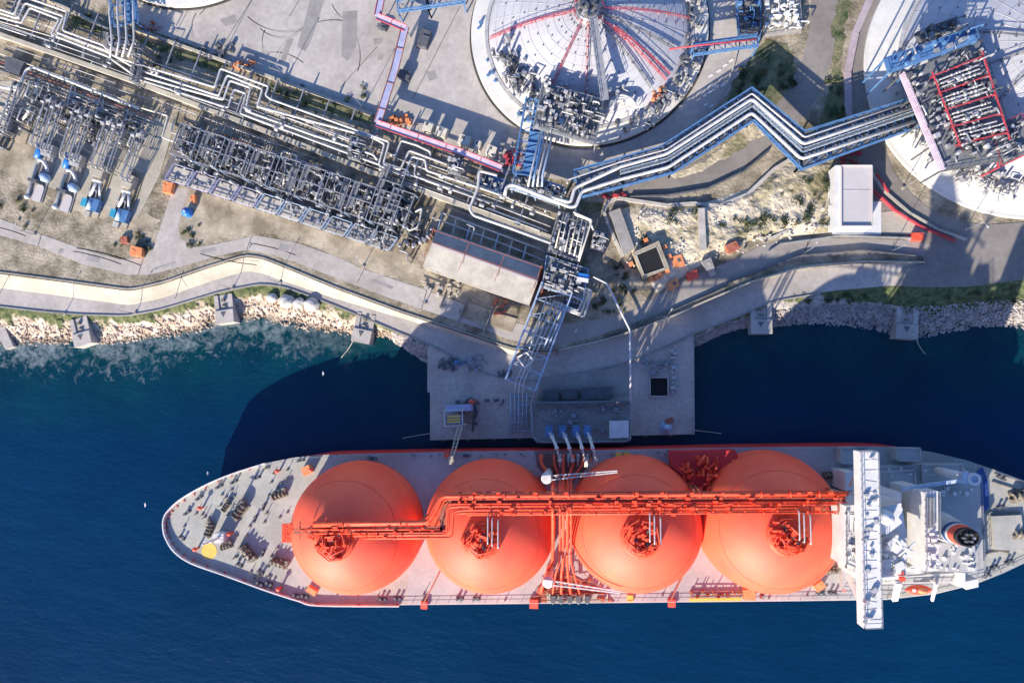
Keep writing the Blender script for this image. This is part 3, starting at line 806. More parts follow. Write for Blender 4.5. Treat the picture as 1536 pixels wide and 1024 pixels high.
for x, y, k, a in ((362,765,1.2,.9),(340,759,.7,.9),(316,793,.95,1.2),(420,741,1.0,.35),(373,828,1.25,-.9),(341,818,.8,.3),(421,843,1.1,-.3),(1528,742,1.2,.3),(1530,800,1.1,0),(1470,800,.6,1.0)): winch(x, y, k, a)
def foremast(x, y):
    c = P(x, y, ZD); b = MB(); b.tube([c, c+Vector((0,0,13))], .45, 10, taper=.25); b.box(c+Vector((0,0,9.5)), (2.6,.4,.3)); b.box(c+Vector((0,0,0)), (3.2,3.0,3.4), 0, True); b.rail([c+Vector((-1.5,-1.4,3.4)), c+Vector((1.5,-1.4,3.4)), c+Vector((1.5,1.4,3.4)), c+Vector((-1.5,1.4,3.4)), c+Vector((-1.5,-1.4,3.4))], 1, .1, 2)
    b.build('foremast', 'ship_white', ship)
foremast(336, 803)
for x, y in ((305,760),(420,705),(349,798),(298,821),(422,880),(470,703),(1262,880)):
    c = P(x, y, ZD); b = MB(); b.cyl((c.x,c.y,ZD), .35, 2.2, 8); b.ball((c.x,c.y,ZD+2.4), .75, 10, (1,1,.6)); b.build('deck_ventilator', 'bright_red', ship)
c = P(314, 826, ZD); b = MB(); b.lathe((c.x,c.y,ZD+.06), [(.01,.05),(2.55,.05),(2.6,0)], 36, False); b.build('winching_circle', 'yellow', ship)
def bollard_pair(x, y, a, m='dark_steel'):
    c = P(x, y, ZD); b = MB(); d = Vector((math.cos(a), math.sin(a), 0))*.75
    b.box((c.x,c.y,ZD+.05), (2.4,.9,.15), a, True)
    for s in (-1,1): b.tube([c+d*s, c+d*s+Vector((0,0,1.1))], .33, 9); b.tube([c+d*s+Vector((0,0,1.1)), c+d*s+Vector((0,0,1.25))], .45, 9)
    b.build('mooring_bollard', m, ship)
for x, y, a in ((282,768,.6),(300,746,.6),(330,729,.5),(352,722,.5),(386,716,.3),(396,760,1.2),(383,778,1.2),(452,690,.2),(274,806,-.5),(360,847,-.5),(392,857,-.5),(395,829,1.2),(405,874,-.4),(391,874,-.4),(446,892,-.2),(458,893,-.2),(575,897,0),(597,896,0),(690,897,0),(715,897,0),(1230,888,0),(1248,888,0),(1500,716,-.5),(1490,850,.4),(1512,842,.4),(1478,862,.4),(1500,760,.2),(1290,675,0),(700,683,0),(560,687,0)): bollard_pair(x, y, a)
b = MB(); rr = random.Random(21)
for q in range(90):
    x = rr.uniform(262,440); y = rr.uniform(700,885)
    if abs(y-790) > 105-(430-x)*.52 or math.hypot(x-314, y-826) < 20: continue
    p = P(x,y,ZD); b.bar(p, p+Vector((0,0,rr.uniform(.8,2.2))), .18); b.box(p+Vector((0,0,.2)), (.7,.5,.5))
for q in range(46):
    x = rr.uniform(500,1230); y = rr.choice((890,895,899,684,681)); p = P(x,y-(0 if x<900 else 3),ZD); b.bar(p, p+Vector((0,0,rr.uniform(.8,2.4))), .18); b.box(p, (.5,.4,.5), 0, True)
b.build_each('deck_fitting', 'winch_metal', ship)
b = MB()
for x, h in ((646,3),(865,3)): pass
for (x0,y0,x1,y1) in ((635,905,659,857),(1005,902,1044,822)):
    b.bar(P(x0,y0,ZD+1), P(x1,y1,ZD+2.5), .4, .4)
b.build('derrick_post', 'rust_red', ship)
# gangway ladder with pipes stowed along the south rail
b = MB(); b.bar(P(1034,899,ZD+1.2), P(1112,898,ZD+1.2), .9, .5); b.build('stowed_ladder', 'yellow', ship)
b = MB()
for q in range(14): x = 1036+q*8+rr.uniform(-2,2); p = P(x,890+rr.uniform(-4,4),ZD); b.bar(p, p+Vector((rr.uniform(-.3,.3),rr.uniform(-.4,.4),rr.uniform(1,3))), .22); b.box(p, (.8,.7,.9), 0, True)
b.bar(P(1036,893,ZD+1), P(1130,892,ZD+1), .25); b.bar(P(1040,886,ZD+1), P(1140,886,ZD+1), .2); b.build('hose_rack', 'rust_red', ship)
b = MB(); b.box(P(1122,889,ZD), (3.4,3,2.2), 0, True); b.box(P(1226,876,ZD), (3,2.2,2.2), .6, True); b.box(P(470,884,ZD), (3.4,1.7,1.8), -.5, True); b.box(P(463,704,ZD), (2.8,2.6,2.2), .5, True); b.build_each('deck_locker', 'orange_box', ship)
for x,y in ((928,682),(940,682),(945,896)):
    b = MB(); b.box(P(x,y,ZD), (1.8,1.8,.9), 0, True); b.build('deck_hatch', 'yellow', ship)
for x,y in ((1243,712),(1246,855)):
    winch(x,y,.8,.1)
# --- accommodation block
def blk(px, z0, z1, name, m, par=ship):
    b = MB(); b.prism(PL(px, z1), z0, z1); return b.build(name, m, par)
sq = lambda x0, y0, x1, y1, s=0: [(x0,y0),(x1,y0+s),(x1,y1+s),(x0,y1)]
blk([(1264,702),(1400,695),(1470,712),(1476,862),(1400,880),(1264,884)], ZD, ZD+3, 'poop_house', 'deck_grey')
hs = blk([(1267,758),(1312,755),(1352,752),(1358,790),(1358,862),(1306,866),(1267,850)], ZD, 44, 'deck_house', 'ship_white')
blk([(1287,742),(1352,738),(1354,868),(1290,872)], ZD, 33, 'deck_house', 'ship_white')
blk(sq(1268,708,1282,736,-1), ZD, 27, 'deck_house', 'ship_white')
br = blk([(1289,677),(1317,676.5),(1323,941),(1295,942)], 46.2, 50, 'bridge_wing', 'ship_white')
b = MB(); b.rail(PL([(1290,678),(1316,677.5),(1322,940),(1296,941),(1290,678)], 50), 1.0, .1, 2.2); b.build('bridge_rail', 'galvanised', br)
b = MB(); rr = random.Random(13)
for q in range(26):
    x = rr.uniform(1296,1314); y = rr.uniform(685,934); b.box(P(x,y,50), (rr.uniform(.3,1.3), rr.uniform(.3,1.2), rr.uniform(.3,1.3)), rr.uniform(0,1), True)
for q in range(16):
    y = 690+q*15; b.bar(P(1297,y,50.05), P(1315,y+rr.uniform(-4,4),50.05), .14, .08)
b.build_each('roof_fitting', 'insulation_grey', br)
for y0, z0 in ((684, 46.2), (936, 46.2)):
    pass
b = MB()                                                   # struts under both wing ends
b.bar(P(1292,905,46.2), P(1272,864,30), 1.0, .8); b.bar(P(1303,902,46.2), P(1300,868,30), .8, .8); b.bar(P(1290,700,46.2), P(1276,728,30), 1.0, .8); b.bar(P(1303,700,46.2), P(1300,738,30), .8, .8)
b.build_each('wing_strut', 'ship_white', br)
blk([(1300,766),(1352,754),(1353,784),(1332,800),(1300,806)], 44, 47.5, 'chart_house', 'ship_white', hs)
c = P(1325,774,47.5); b = MB(); b.lathe((c.x,c.y,c.z), [(1.9,0),(1.9,1.2),(1.7,2.4),(1.0,3.2),(.01,3.5)], 24); b.build('radome', 'white_paint', hs)
c = P(1338,812,44); b = MB(); b.box((c.x,c.y,44), (3.4,3.4,2.8), .75, True)
b.tube([c, c+Vector((0,0,11))], .5, 8, taper=.25); b.box(c+Vector((0,0,8)), (5.2,.4,.4), .7); b.box(c+Vector((0,0,9.6)), (3.6,.5,.5), -.4); b.box(c+Vector((0,0,6)), (.5,6,.4), .7); b.build('radar_mast', 'ship_white', hs)
b = MB(); rr = random.Random(31)
for q in range(34):
    x = rr.uniform(1324,1357); y = rr.uniform(788,858); b.box(P(x,y,44), (rr.uniform(.5,2.4), rr.uniform(.5,2.0), rr.uniform(.3,1.8)), rr.uniform(-.8,.8), True)
for q in range(14): b.bar(P(1270+rr.uniform(0,14),rr.uniform(765,845),44.1), P(1278+rr.uniform(0,8),rr.uniform(765,845),44.1), .18, .1)
b.rail(PL([(1268,759),(1268,849),(1306,865),(1357,861),(1357,792)],44), 1, .1, 2.5)
b.build_each('roof_fitting', 'ship_white', hs)
b = MB(); rr = random.Random(61)
for q in range(40):
    x = rr.uniform(1268,1312); y = rr.uniform(762,850)
    b.box(P(x,y,44), (rr.uniform(.3,1.4), rr.uniform(.3,1.2), rr.uniform(.2,1.2)), rr.uniform(-.4,.4), True)
for q in range(30):
    x = rr.uniform(1388,1406); y = rr.uniform(794,854); b.box(P(x,y,40), (rr.uniform(.3,1.3), rr.uniform(.3,1.3), rr.uniform(.2,1.2)), 0, True)
for q in range(24):
    x = rr.uniform(1410,1460); y = rr.uniform(816,856); b.box(P(x,y,31), (rr.uniform(.3,1.0), rr.uniform(.3,1.0), rr.uniform(.2,1.0)), 0, True)
for q in range(40):
    x = rr.uniform(1326,1460); y = rr.uniform(700,752); b.box(P(x,y,ZD+3), (rr.uniform(.3,1.4), rr.uniform(.3,1.2), rr.uniform(.3,1.6)), 0, True)
b.build_each('deck_fitting', 'ship_white', hs)
b = MB()
for x0,y0,x1,y1,z in ((1268,758,1268,850,44),(1386,738,1388,857,40),(1408,737,1408,812,40),(1408,813,1466,816,31),(1466,816,1467,858,31),(1267,850,1306,866,44),(1264,884,1400,880,ZD+3),(1400,880,1476,862,ZD+3),(1476,862,1470,712,ZD+3)): b.rail([P(x0,y0,z),P(x1,y1,z)], 1.0, .1, 2)
b.build('deck_rail', 'galvanised', hs)
b = MB()
for k in range(4):
    a, e = P(1361,770+k*22,26), P(1372,782+k*22,29); b.bar(a,e,.9,.2); b.rail([a,e],.9,.08,1.5)
b.build('stairway', 'insulation_grey', hs)
b = MB()
for x,y in ((1347,757),(1350,860),(1263,828),(1262,836),(1265,815),(1352,867)): b.box(P(x,y,44.1 if x>1300 else 24), (1.3,1.0,.8), .3, True)
b.build_each('safety_locker', 'bright_red', hs)
blk([(1360,760),(1386,757),(1386,862),(1360,864)], ZD, 26, 'deck_house', 'deck_grey')
b = MB(); rr = random.Random(44)
for q in range(30):
    x = rr.uniform(1361,1384); y = rr.uniform(796,856); b.box(P(x,y,26), (rr.uniform(.5,2.6), rr.uniform(.5,2.0), rr.uniform(.5,2.5)), rr.uniform(-.6,.6), True)
for q in range(8): b.bar(P(rr.uniform(1361,1372),rr.uniform(790,856),28.5), P(rr.uniform(1376,1386),rr.uniform(790,856),28.5), .25)
b.build_each('ventilation_box', 'ship_white', ship)
blk([(1386,738),(1407,736),(1408,856),(1388,857)], ZD, 40, 'engine_casing', 'ship_white')
b = MB()
for x in (1389,1394,1399): b.bar(P(x,745,40), P(x,790,40), .5, 1.4)
b.build_each('casing_vent', 'galvanised', ship)
blk([(1408,813),(1462,815),(1466,858),(1409,857)], ZD, 31, 'engine_casing', 'deck_grey')
b = MB(); b.bar(P(1412,835,31.06),P(1424,835,31.06),.3,.1); b.bar(P(1424,835,31.06),P(1424,848,31.06),.3,.1); b.bar(P(1448,833,31.06),P(1464,834,31.06),.3,.1); b.build_each('roof_seam', 'insulation_grey', ship)
blk([(1385,857),(1440,858),(1440,872),(1300,874),(1300,867)], ZD, 25, 'boat_deck', 'deck_grey')
b = MB(); b.rail(PL([(1300,873),(1440,871)],25), 1.2, .16, 2.4); b.rail(PL([(1300,867),(1440,858)],25), 1.2, .14, 2.4); b.build('boat_deck_rail', 'ship_white', ship)
blk(sq(1437,859,1448,880,0), ZD, 27, 'boat_deck', 'ship_white'); blk([(1448,872),(1467,868),(1468,880),(1450,884)], ZD, 27, 'boat_deck', 'ship_white')
for x in (1340, 1396):
    b = MB(); a = P(x,870,25); e = P(x+2,900,24); b.bar(a, a+Vector((0,0,3)), .7); b.bar(a+Vector((0,0,3)), e, 1.5 if x==1340 else .6, .7); b.build('boat_davit', 'ship_white', ship)
# funnel, leaning aft
f0, f1 = P(1418,792,28), P(1452,806,50)
b = MB(); n = 40
def fring(t, k=1.0):
    c = f0.lerp(f1, t); r = (3.9-1.5*t)*k
    return [(c.x+r*1.15*math.cos(2*math.pi*j/n), c.y+r*.92*math.sin(2*math.pi*j/n), c.z) for j in range(n)]
tt = [-.6,.0,.50,.501,.62,.621,.70,.701,.80,.801,.90,.901,1.0]
bands = [0,0,0,1,1,0,0,2,2,2,3,3]
for t in tt: b.v += fring(t)
for i in range(len(tt)-1):
    b.cur = bands[i]; b.smooth = True
    for j in range(n): j2 = (j+1)%n; b.face([i*n+j, i*n+j2, (i+1)*n+j2, (i+1)*n+j])
b.v += fring(1.0,.86)+fring(.97,.85); L = len(tt)*n; b.cur = 3; b.smooth = False
for j in range(n): j2=(j+1)%n; b.face([L-n+j,L-n+j2,L+j2,L+j]); b.face([L+j,L+j2,L+n+j2,L+n+j])
b.face([L+n+j for j in range(n)])
fn = b.build('funnel', ['ship_white','funnel_blue','bright_red','funnel_black'], ship)
for i in range(6):
    a = i*math.pi/3; p = f1+Vector((1.15*math.cos(a), .95*math.sin(a), -.6)); b = MB(); b.tube([p, p+Vector((0,0,1.5))], .32, 10); b.build('exhaust_pipe', 'dark_steel' if i else 'galvanised', fn)
# provision crane
p, e = P(1453,717,36), P(1352,733,33)
b = MB(); b.tube([Vector((p.x,p.y,ZD)), p], 1.3, 14); pc = b.build('deck_crane', 'ship_white', ship)
b = MB(); b.bar(p+Vector((1,0,.4)), e, .9, .9); b.box(p, (4.0,3.0,2.4), -.15); b.build('crane_boom', 'pale_blue_steel', pc)
b = MB(); b.lathe((p.x+.6,p.y,37.2), [(1.6,0),(1.6,.6),(1.0,.6),(1.0,0)], 20, False); b.build('slewing_ring', 'ship_white', pc)
for px in ([(1384,697),(1443,696),(1444,723),(1385,724)], [(1316,708),(1372,705),(1374,733),(1318,734)], [(1346,672),(1380,672),(1380,690),(1346,690)], [(1262,671),(1284,671),(1284,694),(1262,694)]):
    b = MB(); ps = PL(px, ZD+4.2); b.prism(ps, ZD+.05, ZD+4.1)
    for a, c in zip(ps, ps[1:]+ps[:1]): b.bar(a, c, .5, .5)
    b.build('store_hatch', 'deck_grey', ship)
b = MB(); blue = [(1466,706),(1474,700),(1482,722),(1484,760),(1470,772),(1462,760)]; b.prism(PL(blue, ZD+.3), ZD+.1, ZD+.3); b.build('blue_patch', 'funnel_blue', ship)  # thin flat blue patch on the aft deck
b = MB()
for x0,y0,x1,y1 in ((1492,710,1536,722),(1488,722,1530,735),(1470,768,1530,768),(1476,830,1500,826),(1500,826,1514,829)): b.bar(P(x0,y0,ZD+.3), P(x1,y1,ZD+.3), .3, .3)
b.build_each('deck_pipe', 'winch_metal', ship)
blk([(1488,774),(1532,772),(1540,826),(1492,824)], ZD, ZD+1.2, 'mooring_platform', 'foredeck')
# --- lifeboat (its own thing)
def lifeboat(px, py, name, label):
    c = P(px, py, 25); t = thing(name, label, 'lifeboat', (c.x,c.y,c.z-1.4))
    b = MB(); n = 14
    for u in range(13):
        s = -1+2*u/12; w = (1-abs(s)**2.6)*1.35+.03; h = (1-abs(s)**3)*1.1+.05
        for j in range(n): a = 2*math.pi*j/n; b.v.append((c.x+s*3.7, c.y+w*math.cos(a)+.2*s, c.z+h*math.sin(a)+.15*s*s))
    b.smooth = True
    for u in range(12):
        for j in range(n): j2=(j+1)%n; b.face([u*n+j,u*n+j2,(u+1)*n+j2,(u+1)*n+j])
    b.build('hull', 'bright_red', t)
    b = MB(); b.ball((c.x+.8,c.y,c.z+.9), 1.0, 12, (1.5,.85,.75)); b.build('canopy', 'orange_box', t)
    b = MB(); b.box((c.x-1.5,c.y,c.z+1.0), (.9,.8,.25)); b.build('hatch', 'white_paint', t)
lifeboat(1377, 884, 'lifeboat', 'bright orange lifeboat slung on the south side of the white deckhouse')
# ================================================================ JETTY
ZJ = 3.9
jt = thing('jetty', 'concrete jetty platform on the shaded water beside the gas carrier', 'jetty', P(845,600,0))
b = MB(); b.prism(PL([(641,505),(641,588),(645,589),(645,660),(1042,651),(1041,490),(900,520)], ZJ), ZJ-1.6, ZJ)
b.build('deck', 'jetty_concrete', jt)
b = MB()
for x in range(660, 1040, 34):
    for y in (640, 600): p = P(x,y,0); b.cyl((p.x,p.y,-2), .7, ZJ-1.6+2, 10)
b.build_each('pile', 'concrete_dark', jt)
b = MB()
for x in range(664, 1040, 38):
    yy = 660-(x-645)*.0226; p = P(x, yy, ZJ); b.box((p.x,p.y-.35,ZJ-1.2),(1.6,.7,1.2),0,True)
b.build_each('fender', 'bitumen', jt)
b = MB(); b.prism(PL([(804,602),(946,600),(946,661),(806,664),(798,655),(797,612)], 7.5), ZJ, 7.5); up = b.build('loading_platform', 'concrete_dark', jt)
b = MB(); b.rail(PL([(805,604),(945,602),(945,660)],7.5),1.1,.12,3); b.rail(PL([(945,660),(806,663),(799,655),(798,612)],7.5),1.1,.12,3); b.build('platform_rail', 'pale_blue_steel', jt)
b = MB(); b.prism(PL([(812,566),(946,548),(946,592),(808,598)], ZJ+.5), ZJ, ZJ+.5); b.build('service_slab', 'concrete_dark', jt)
b = MB(); b.bar(P(803,606,9), P(944,603,9), .5, 3.0); b.build('fire_wall', 'dark_steel', jt)
# pipe track on the deck west of the loading platform
b = MB()
for q in range(5): b.tube([P(766+q*6,588,ZJ+.8), P(766+q*6,650-q*2,ZJ+.8)], .2, 6)
for q in range(5): b.bar(P(764,594+q*13,ZJ+.4), P(798,594+q*13,ZJ+.4), .3)
b.build('pipe_track', 'pale_blue_steel', jt)
b = MB(); b.tube([P(792,560,12),P(803,586,11),P(797,606,9),P(799,655,8.4),P(810,663,8.4),P(940,662,8.4),P(946,655,8.4)], .38, 8, 1.2); b.build('water_main', 'galvanised', jt)
for px in ([(872,582),(918,580),(918,598),(872,600)], [(844,584),(866,583),(866,598),(844,599)], [(815,585),(838,584),(838,600),(815,601)]):
    b = MB(); b.prism(PL(px, 6.4), ZJ+.5, 6.4); b.rail(PL(px+px[:1], 6.4), 1, .1, 2); t = b.build('equipment_house', 'dark_steel', jt)
b = MB(); rr = random.Random(8)
for q in range(70):
    x = rr.uniform(812,944); y = rr.uniform(606,645)
    if rr.random()<.5: b.box(P(x,y,7.5),(rr.uniform(.4,1.6),rr.uniform(.4,1.4),rr.uniform(.3,1.5)),0,True)
    else: b.tube([P(x,y,8.2),P(x+rr.uniform(-16,16),y,8.2)],.16,6)
b.build_each('platform_pipe', 'galvanised', jt)
# dark square shaft with its kerb on the east side
b = MB()
for a, c in (((975,566),(1002,566)),((1002,566),(1002,594)),((1002,594),(975,594)),((975,594),(975,566))): b.bar(P(*a,ZJ+.3), P(*c,ZJ+.3), .35, .7)
t = thing('square_shaft', 'black square shaft opening with low kerb on the jetty deck', 'shaft', P(988,580,ZJ)); b.build('kerb','concrete',t)
b = MB(); b.sheet(PL([(975,566),(1002,566),(1002,594),(975,594)], ZJ+.03), ZJ+.03); b.build('opening','hole_black',t)
t = thing('canopy_shelter', 'flat white canopy roof on the south edge of the loading platform', 'shelter', P(928,643,7.5))
b = MB(); b.prism(PL([(914,631),(943,630),(943,656),(914,657)], 10.5), 10.3, 10.5); b.build('roof','white_paint',t)
b = MB()
for x,y in ((916,633),(941,633),(941,654),(916,655)): p=P(x,y,10.3); b.bar(p,(p.x,p.y,7.5),.2)
b.build('post','galvanised',t)
# loading arms
def arm(x, i):
    c = P(x, 652, 7.5); t = thing('loading_arm', ['white and blue loading arm furthest west on the platform, bent over the ship rail','second loading arm from the west, reaching down to the ship manifold','third loading arm from the west, beside the easternmost one','easternmost of the four loading arms, with the brightest counterweight'][i], 'loading arm', c, 'marine loading arms on the jetty')
    b = MB(); b.cyl((c.x,c.y,7.5), .7, 9, 12); b.build('riser','pale_blue_steel',t)
    top = Vector((c.x,c.y,16.5)); kn = P(x+6,672,22); end = P(x+11,690,ZD+3.2)
    b = MB(); b.tube([top-(kn-top)*.5, top, kn], .34, 9); b.bar(top+Vector((.6,0,.3)), kn+Vector((.4,0,.3)), .25); b.build('inboard_arm','insulation',t)
    b = MB(); b.tube([kn, kn.lerp(end,.5)+Vector((0,0,.6)), end, P(x+11,700,ZD+3)], .3, 9); b.ball(kn,.7,10); b.ball(end,.75,10); b.build('outboard_arm','insulation',t)
    b = MB(); q = top-(kn-top)*.55; b.box(q,(2.2,3.4,2.2),0); b.build('counterweight','blue_steel',t)
for i, x in enumerate((829,848,867,883)): arm(x, i)
# gangway tower
t = thing('gangway_tower', 'square gangway tower with pale railings, bridging to the ship deck', 'gangway', P(681,626,ZJ))
b = MB()
for x,y in ((667,615),(694,614),(695,637),(668,639)): p=P(x,y,13); b.bar(p,(p.x,p.y,ZJ),.35)
b.rail(PL([(667,615),(694,614),(695,637),(668,639),(667,615)],13),1.2,.16,1.5); b.build('frame','white_paint',t)
b = MB(); b.prism(PL([(668,622),(694,621),(694,636),(669,638)],12.9),12.7,12.9)
for q in range(5): b.bar(P(670,623+q*3,13),P(692,622+q*3,13),.3)
b.build('platform','galvanised',t)
b = MB(); b.prism(PL([(668,608),(706,606),(706,616),(668,618)],11),ZJ,11); b.build('machinery_cabin','lilac_tray',t)
b = MB(); b.box(P(700,624,ZJ),(4.5,4,3),0,True); b.build('drive_unit','winch_metal',t)
b = MB()
for q in range(3): b.bar(P(671,625+q*4,13.3),P(690,624+q*4,13.3),.5,.3)
b.build('ladder_step','yellow',t)
b = MB(); a, e = P(690,640,14.5), P(677,690,ZD+2.5); n = Vector((.9,.25,0))
for s in (-1,1): b.bar(a+n*s*.8, e+n*s*.6, .25,.4); b.bar(a+n*s*.8+Vector((0,0,1)), e+n*s*.6+Vector((0,0,1)), .14)
for q in range(10): b.bar(a.lerp(e,q/10)-n*.7,a.lerp(e,q/10)+n*.7,.3,.12)
b.box(e,(1.6,2.4,1.2),.2); b.build('gangway','cream_concrete',t)
t = thing('fire_monitor', 'red fire monitor and dark pipe coil next to the gangway tower', 'monitor', P(712,620,ZJ))
b = MB(); c = P(709,603,ZJ); b.cyl((c.x,c.y,ZJ),.5,3,10); b.ball((c.x,c.y,ZJ+3),1.0,10); b.bar((c.x,c.y,ZJ+3.2),(c.x+1.8,c.y+.6,ZJ+3.8),.45); b.build('nozzle','bright_red',t)
b = MB(); b.tube([P(707,604,ZJ+.4),P(714,612,ZJ+.5),P(716,622,ZJ+.5),P(707,630,ZJ+.4),P(716,636,ZJ+.4)],.4,8,1); b.tube([P(710,632,ZJ+.4),P(709,648,ZJ+.3)],.25,6); b.build('pipe_coil','dark_steel',t)
t = thing('capstan', 'bluish mooring capstan beside the ship at the east end of the jetty', 'capstan', P(999,641,ZJ))
b = MB(); c = P(999,641,ZJ); b.lathe((c.x,c.y,ZJ),[(2.0,0),(2.0,.4),(1.0,.5),(.8,1.6),(1.2,2.0),(.01,2.1)],16); b.build('drum','pale_blue_steel',t)
b = MB(); b.box((c.x+1,c.y+2.2,ZJ),(2.4,1.6,1.5),.4,True); b.build('motor','rust_red',t)
b = MB(); rr = random.Random(6)
def odds(name, label, cat, x0, y0, x1, y1, z, n, m, seed):
    rr = random.Random(seed); b = MB()
    for q in range(n):
        x, y = rr.uniform(x0,x1), rr.uniform(y0,y1)
        if rr.random()<.6: b.box(P(x,y,z),(rr.uniform(.4,1.6),rr.uniform(.4,1.3),rr.uniform(.4,1.6)),rr.uniform(-.5,.5),True)
        else: b.tube([P(x,y,z+.5),P(x+rr.uniform(-10,10),y+rr.uniform(-6,6),z+.6)],.18,6)
    t = thing(name,label,cat,P((x0+x1)/2,(y0+y1)/2,z)); b.build_each('machine_part',m,t); return t
odds('quay_machinery','grey jumble of quay machinery at the northwest corner of the jetty','machinery',658,533,680,556,ZJ,20,'dark_steel',2)
odds('blue_skid','small blue skid near the northwest corner of the jetty','skid',683,540,697,546,ZJ,9,'blue_steel',4)
odds('quay_machinery','pale pipes and boxes by the road edge west of the trestle','machinery',703,536,722,556,ZJ,16,'galvanised',5)
odds('quay_machinery','grey pumps and boxes north of the black square shaft','machinery',962,540,1004,562,ZJ,22,'galvanised',7)
odds('quay_machinery','row of small grey fittings along the east rim of the jetty','machinery',1006,520,1018,590,ZJ,24,'insulation_grey',8)
odds('quay_machinery','brown and dark fittings scattered along the middle of the west deck','machinery',664,600,760,606,ZJ,16,'dark_steel',12)
odds('quay_machinery','dark valve group at the foot of the blue trestle','machinery',746,556,766,566,ZJ,14,'dark_steel',14)
b = MB(); b.rail(PL([(1040,500),(1041,648)],ZJ),1.1,.12,3); tag(b.build('guard_rail','galvanised'),'grey guard rail along the east edge of the jetty','railing')
# mooring lines and dolphins
def line(a, e, label):
    a, e = Vector(a), Vector(e); b = MB(); pts = [a.lerp(e,t/8)+Vector((0,0,-1.2*math.sin(math.pi*t/8))) for t in range(9)]
    b.tube(pts,.16,5); tag(b.build('mooring_line','rope'),label,'rope')
line(P(645,650,ZJ+.4),P(604,657,1.5),'pale mooring line slanting west from the jetty corner to the bow')
line(P(1040,645,ZJ+.4),P(1082,650,1.5),'pale mooring line slanting east from the jetty corner')
line(P(532,506,4.5),P(512,536,1),'short rope hanging into the water from the middle shore dolphin')
line(P(1374,504,4.5),P(1388,531,1),'short rope hanging into the water from the easternmost dolphin')
def dolphin(x, y, ang, label, w=6.6, L=10):
    c = P(x, y, 4.2); t = thing('mooring_dolphin', label, 'mooring dolphin', (c.x,c.y,0), 'concrete mooring dolphins on the rocky shore')
    ca, sa = math.cos(ang), math.sin(ang); R = lambda u,v,z: Vector((c.x+u*ca-v*sa, c.y+u*sa+v*ca, z))
    b = MB(); b.box(R(0,-L*.28,-1),(w,L*.46,5.6),ang,True); b.build('pier_head','concrete',t)
    b = MB()
    for s in (-1,1): b.prism([R(s*w*.5,L*.5,0),R(s*w*.28,L*.5,0),R(s*w*.26,-L*.06,0),R(s*w*.5,-L*.06,0)],0,4.15)
    b.build('wing_wall','concrete',t)
    b = MB(); b.box(R(0,L*.22,-1),(w*.52,L*.55,4.75),ang,True); b.build('ramp','concrete',t)
    b = MB(); b.box(R(0,L*.3,3.6),(.9,1.1,1.2),ang,True); b.tube([R(-.8,L*.1,4),R(.8,L*.1,4)],.35,8); b.build('mooring_hook','winch_metal',t)
    b = MB(); b.prism([R(-w*.18,-L*.12,0),R(w*.1,-L*.12,0),R(-w*.05,-L*.3,0)],4.6,4.75); b.build('hook_base','dark_steel',t)
dolphin(121,497,.28,'westernmost concrete mooring dolphin, splayed on the tan rocks')
dolphin(336,463,.14,'concrete mooring dolphin above the surf, second from the west')
dolphin(545,492,-.2,'concrete mooring dolphin with a rope at the edge of the ship shadow')
dolphin(1142,477,.0,'pale blue shaded mooring dolphin just east of the jetty')
dolphin(1361,484,-.08,'easternmost concrete mooring dolphin among grey stones')
b = MB(); b.prism(PL([(-12,489),(4,484),(20,520),(8,524)],1.8),-1,1.8); tag(b.build('concrete_slip','concrete'),'pale concrete slip cut off by the left edge','slipway')
for i,(x,y,r,l) in enumerate(((408,447,2.0,'smallest pale boulder on the grass, westernmost of four'),(430,452,2.9,'broad grey boulder second from the west on the grass'),(448,454,2.2,'narrow pale boulder between two broad ones on the grass'),(468,457,2.9,'easternmost pale boulder lying at the rim of the grass'))):
    c = P(x,y,4); b = MB(); b.ball((0,0,0),r,14,(1,.85,.7)); rr = random.Random(i)
    b.v = [tuple(Vector(v)*(1+.22*noise.noise(Vector(v)*.55+Vector((i*9,0,0))))+Vector((c.x,c.y,4.0))) for v in b.v]; b.sm = [False]*len(b.sm)
    tag(b.build('boulder','boulder'),l,'boulder','pale boulders on the grass by the sea wall')
# gulls over the water
for i,(x,y,z,l) in enumerate(((218,757,6,'white gull over the water off the bow'),(485,560,5,'white gull over the dark water below the middle dolphin'),(312,710,4,'white gull just north of the ship bow'))):
    c = P(x,y,z); t = thing('gull',l,'gull',c,'gulls over the water')
    b = MB(); b.tube([c+Vector((-.35,.12,0)),c,c+Vector((.35,-.12,.05))],.12,7,taper=.07); b.build('body','gull_white',t)
    for s in (-1,1):
        b = MB(); b.sheet([(c.x-.15,c.y+s*.1),(c.x+.2,c.y+s*.1),(c.x+.1,c.y+s*.45),(c.x-.2,c.y+s*.8),(c.x-.2,c.y+s*.4)],c.z+.1); b.build('wing','gull_white',t)
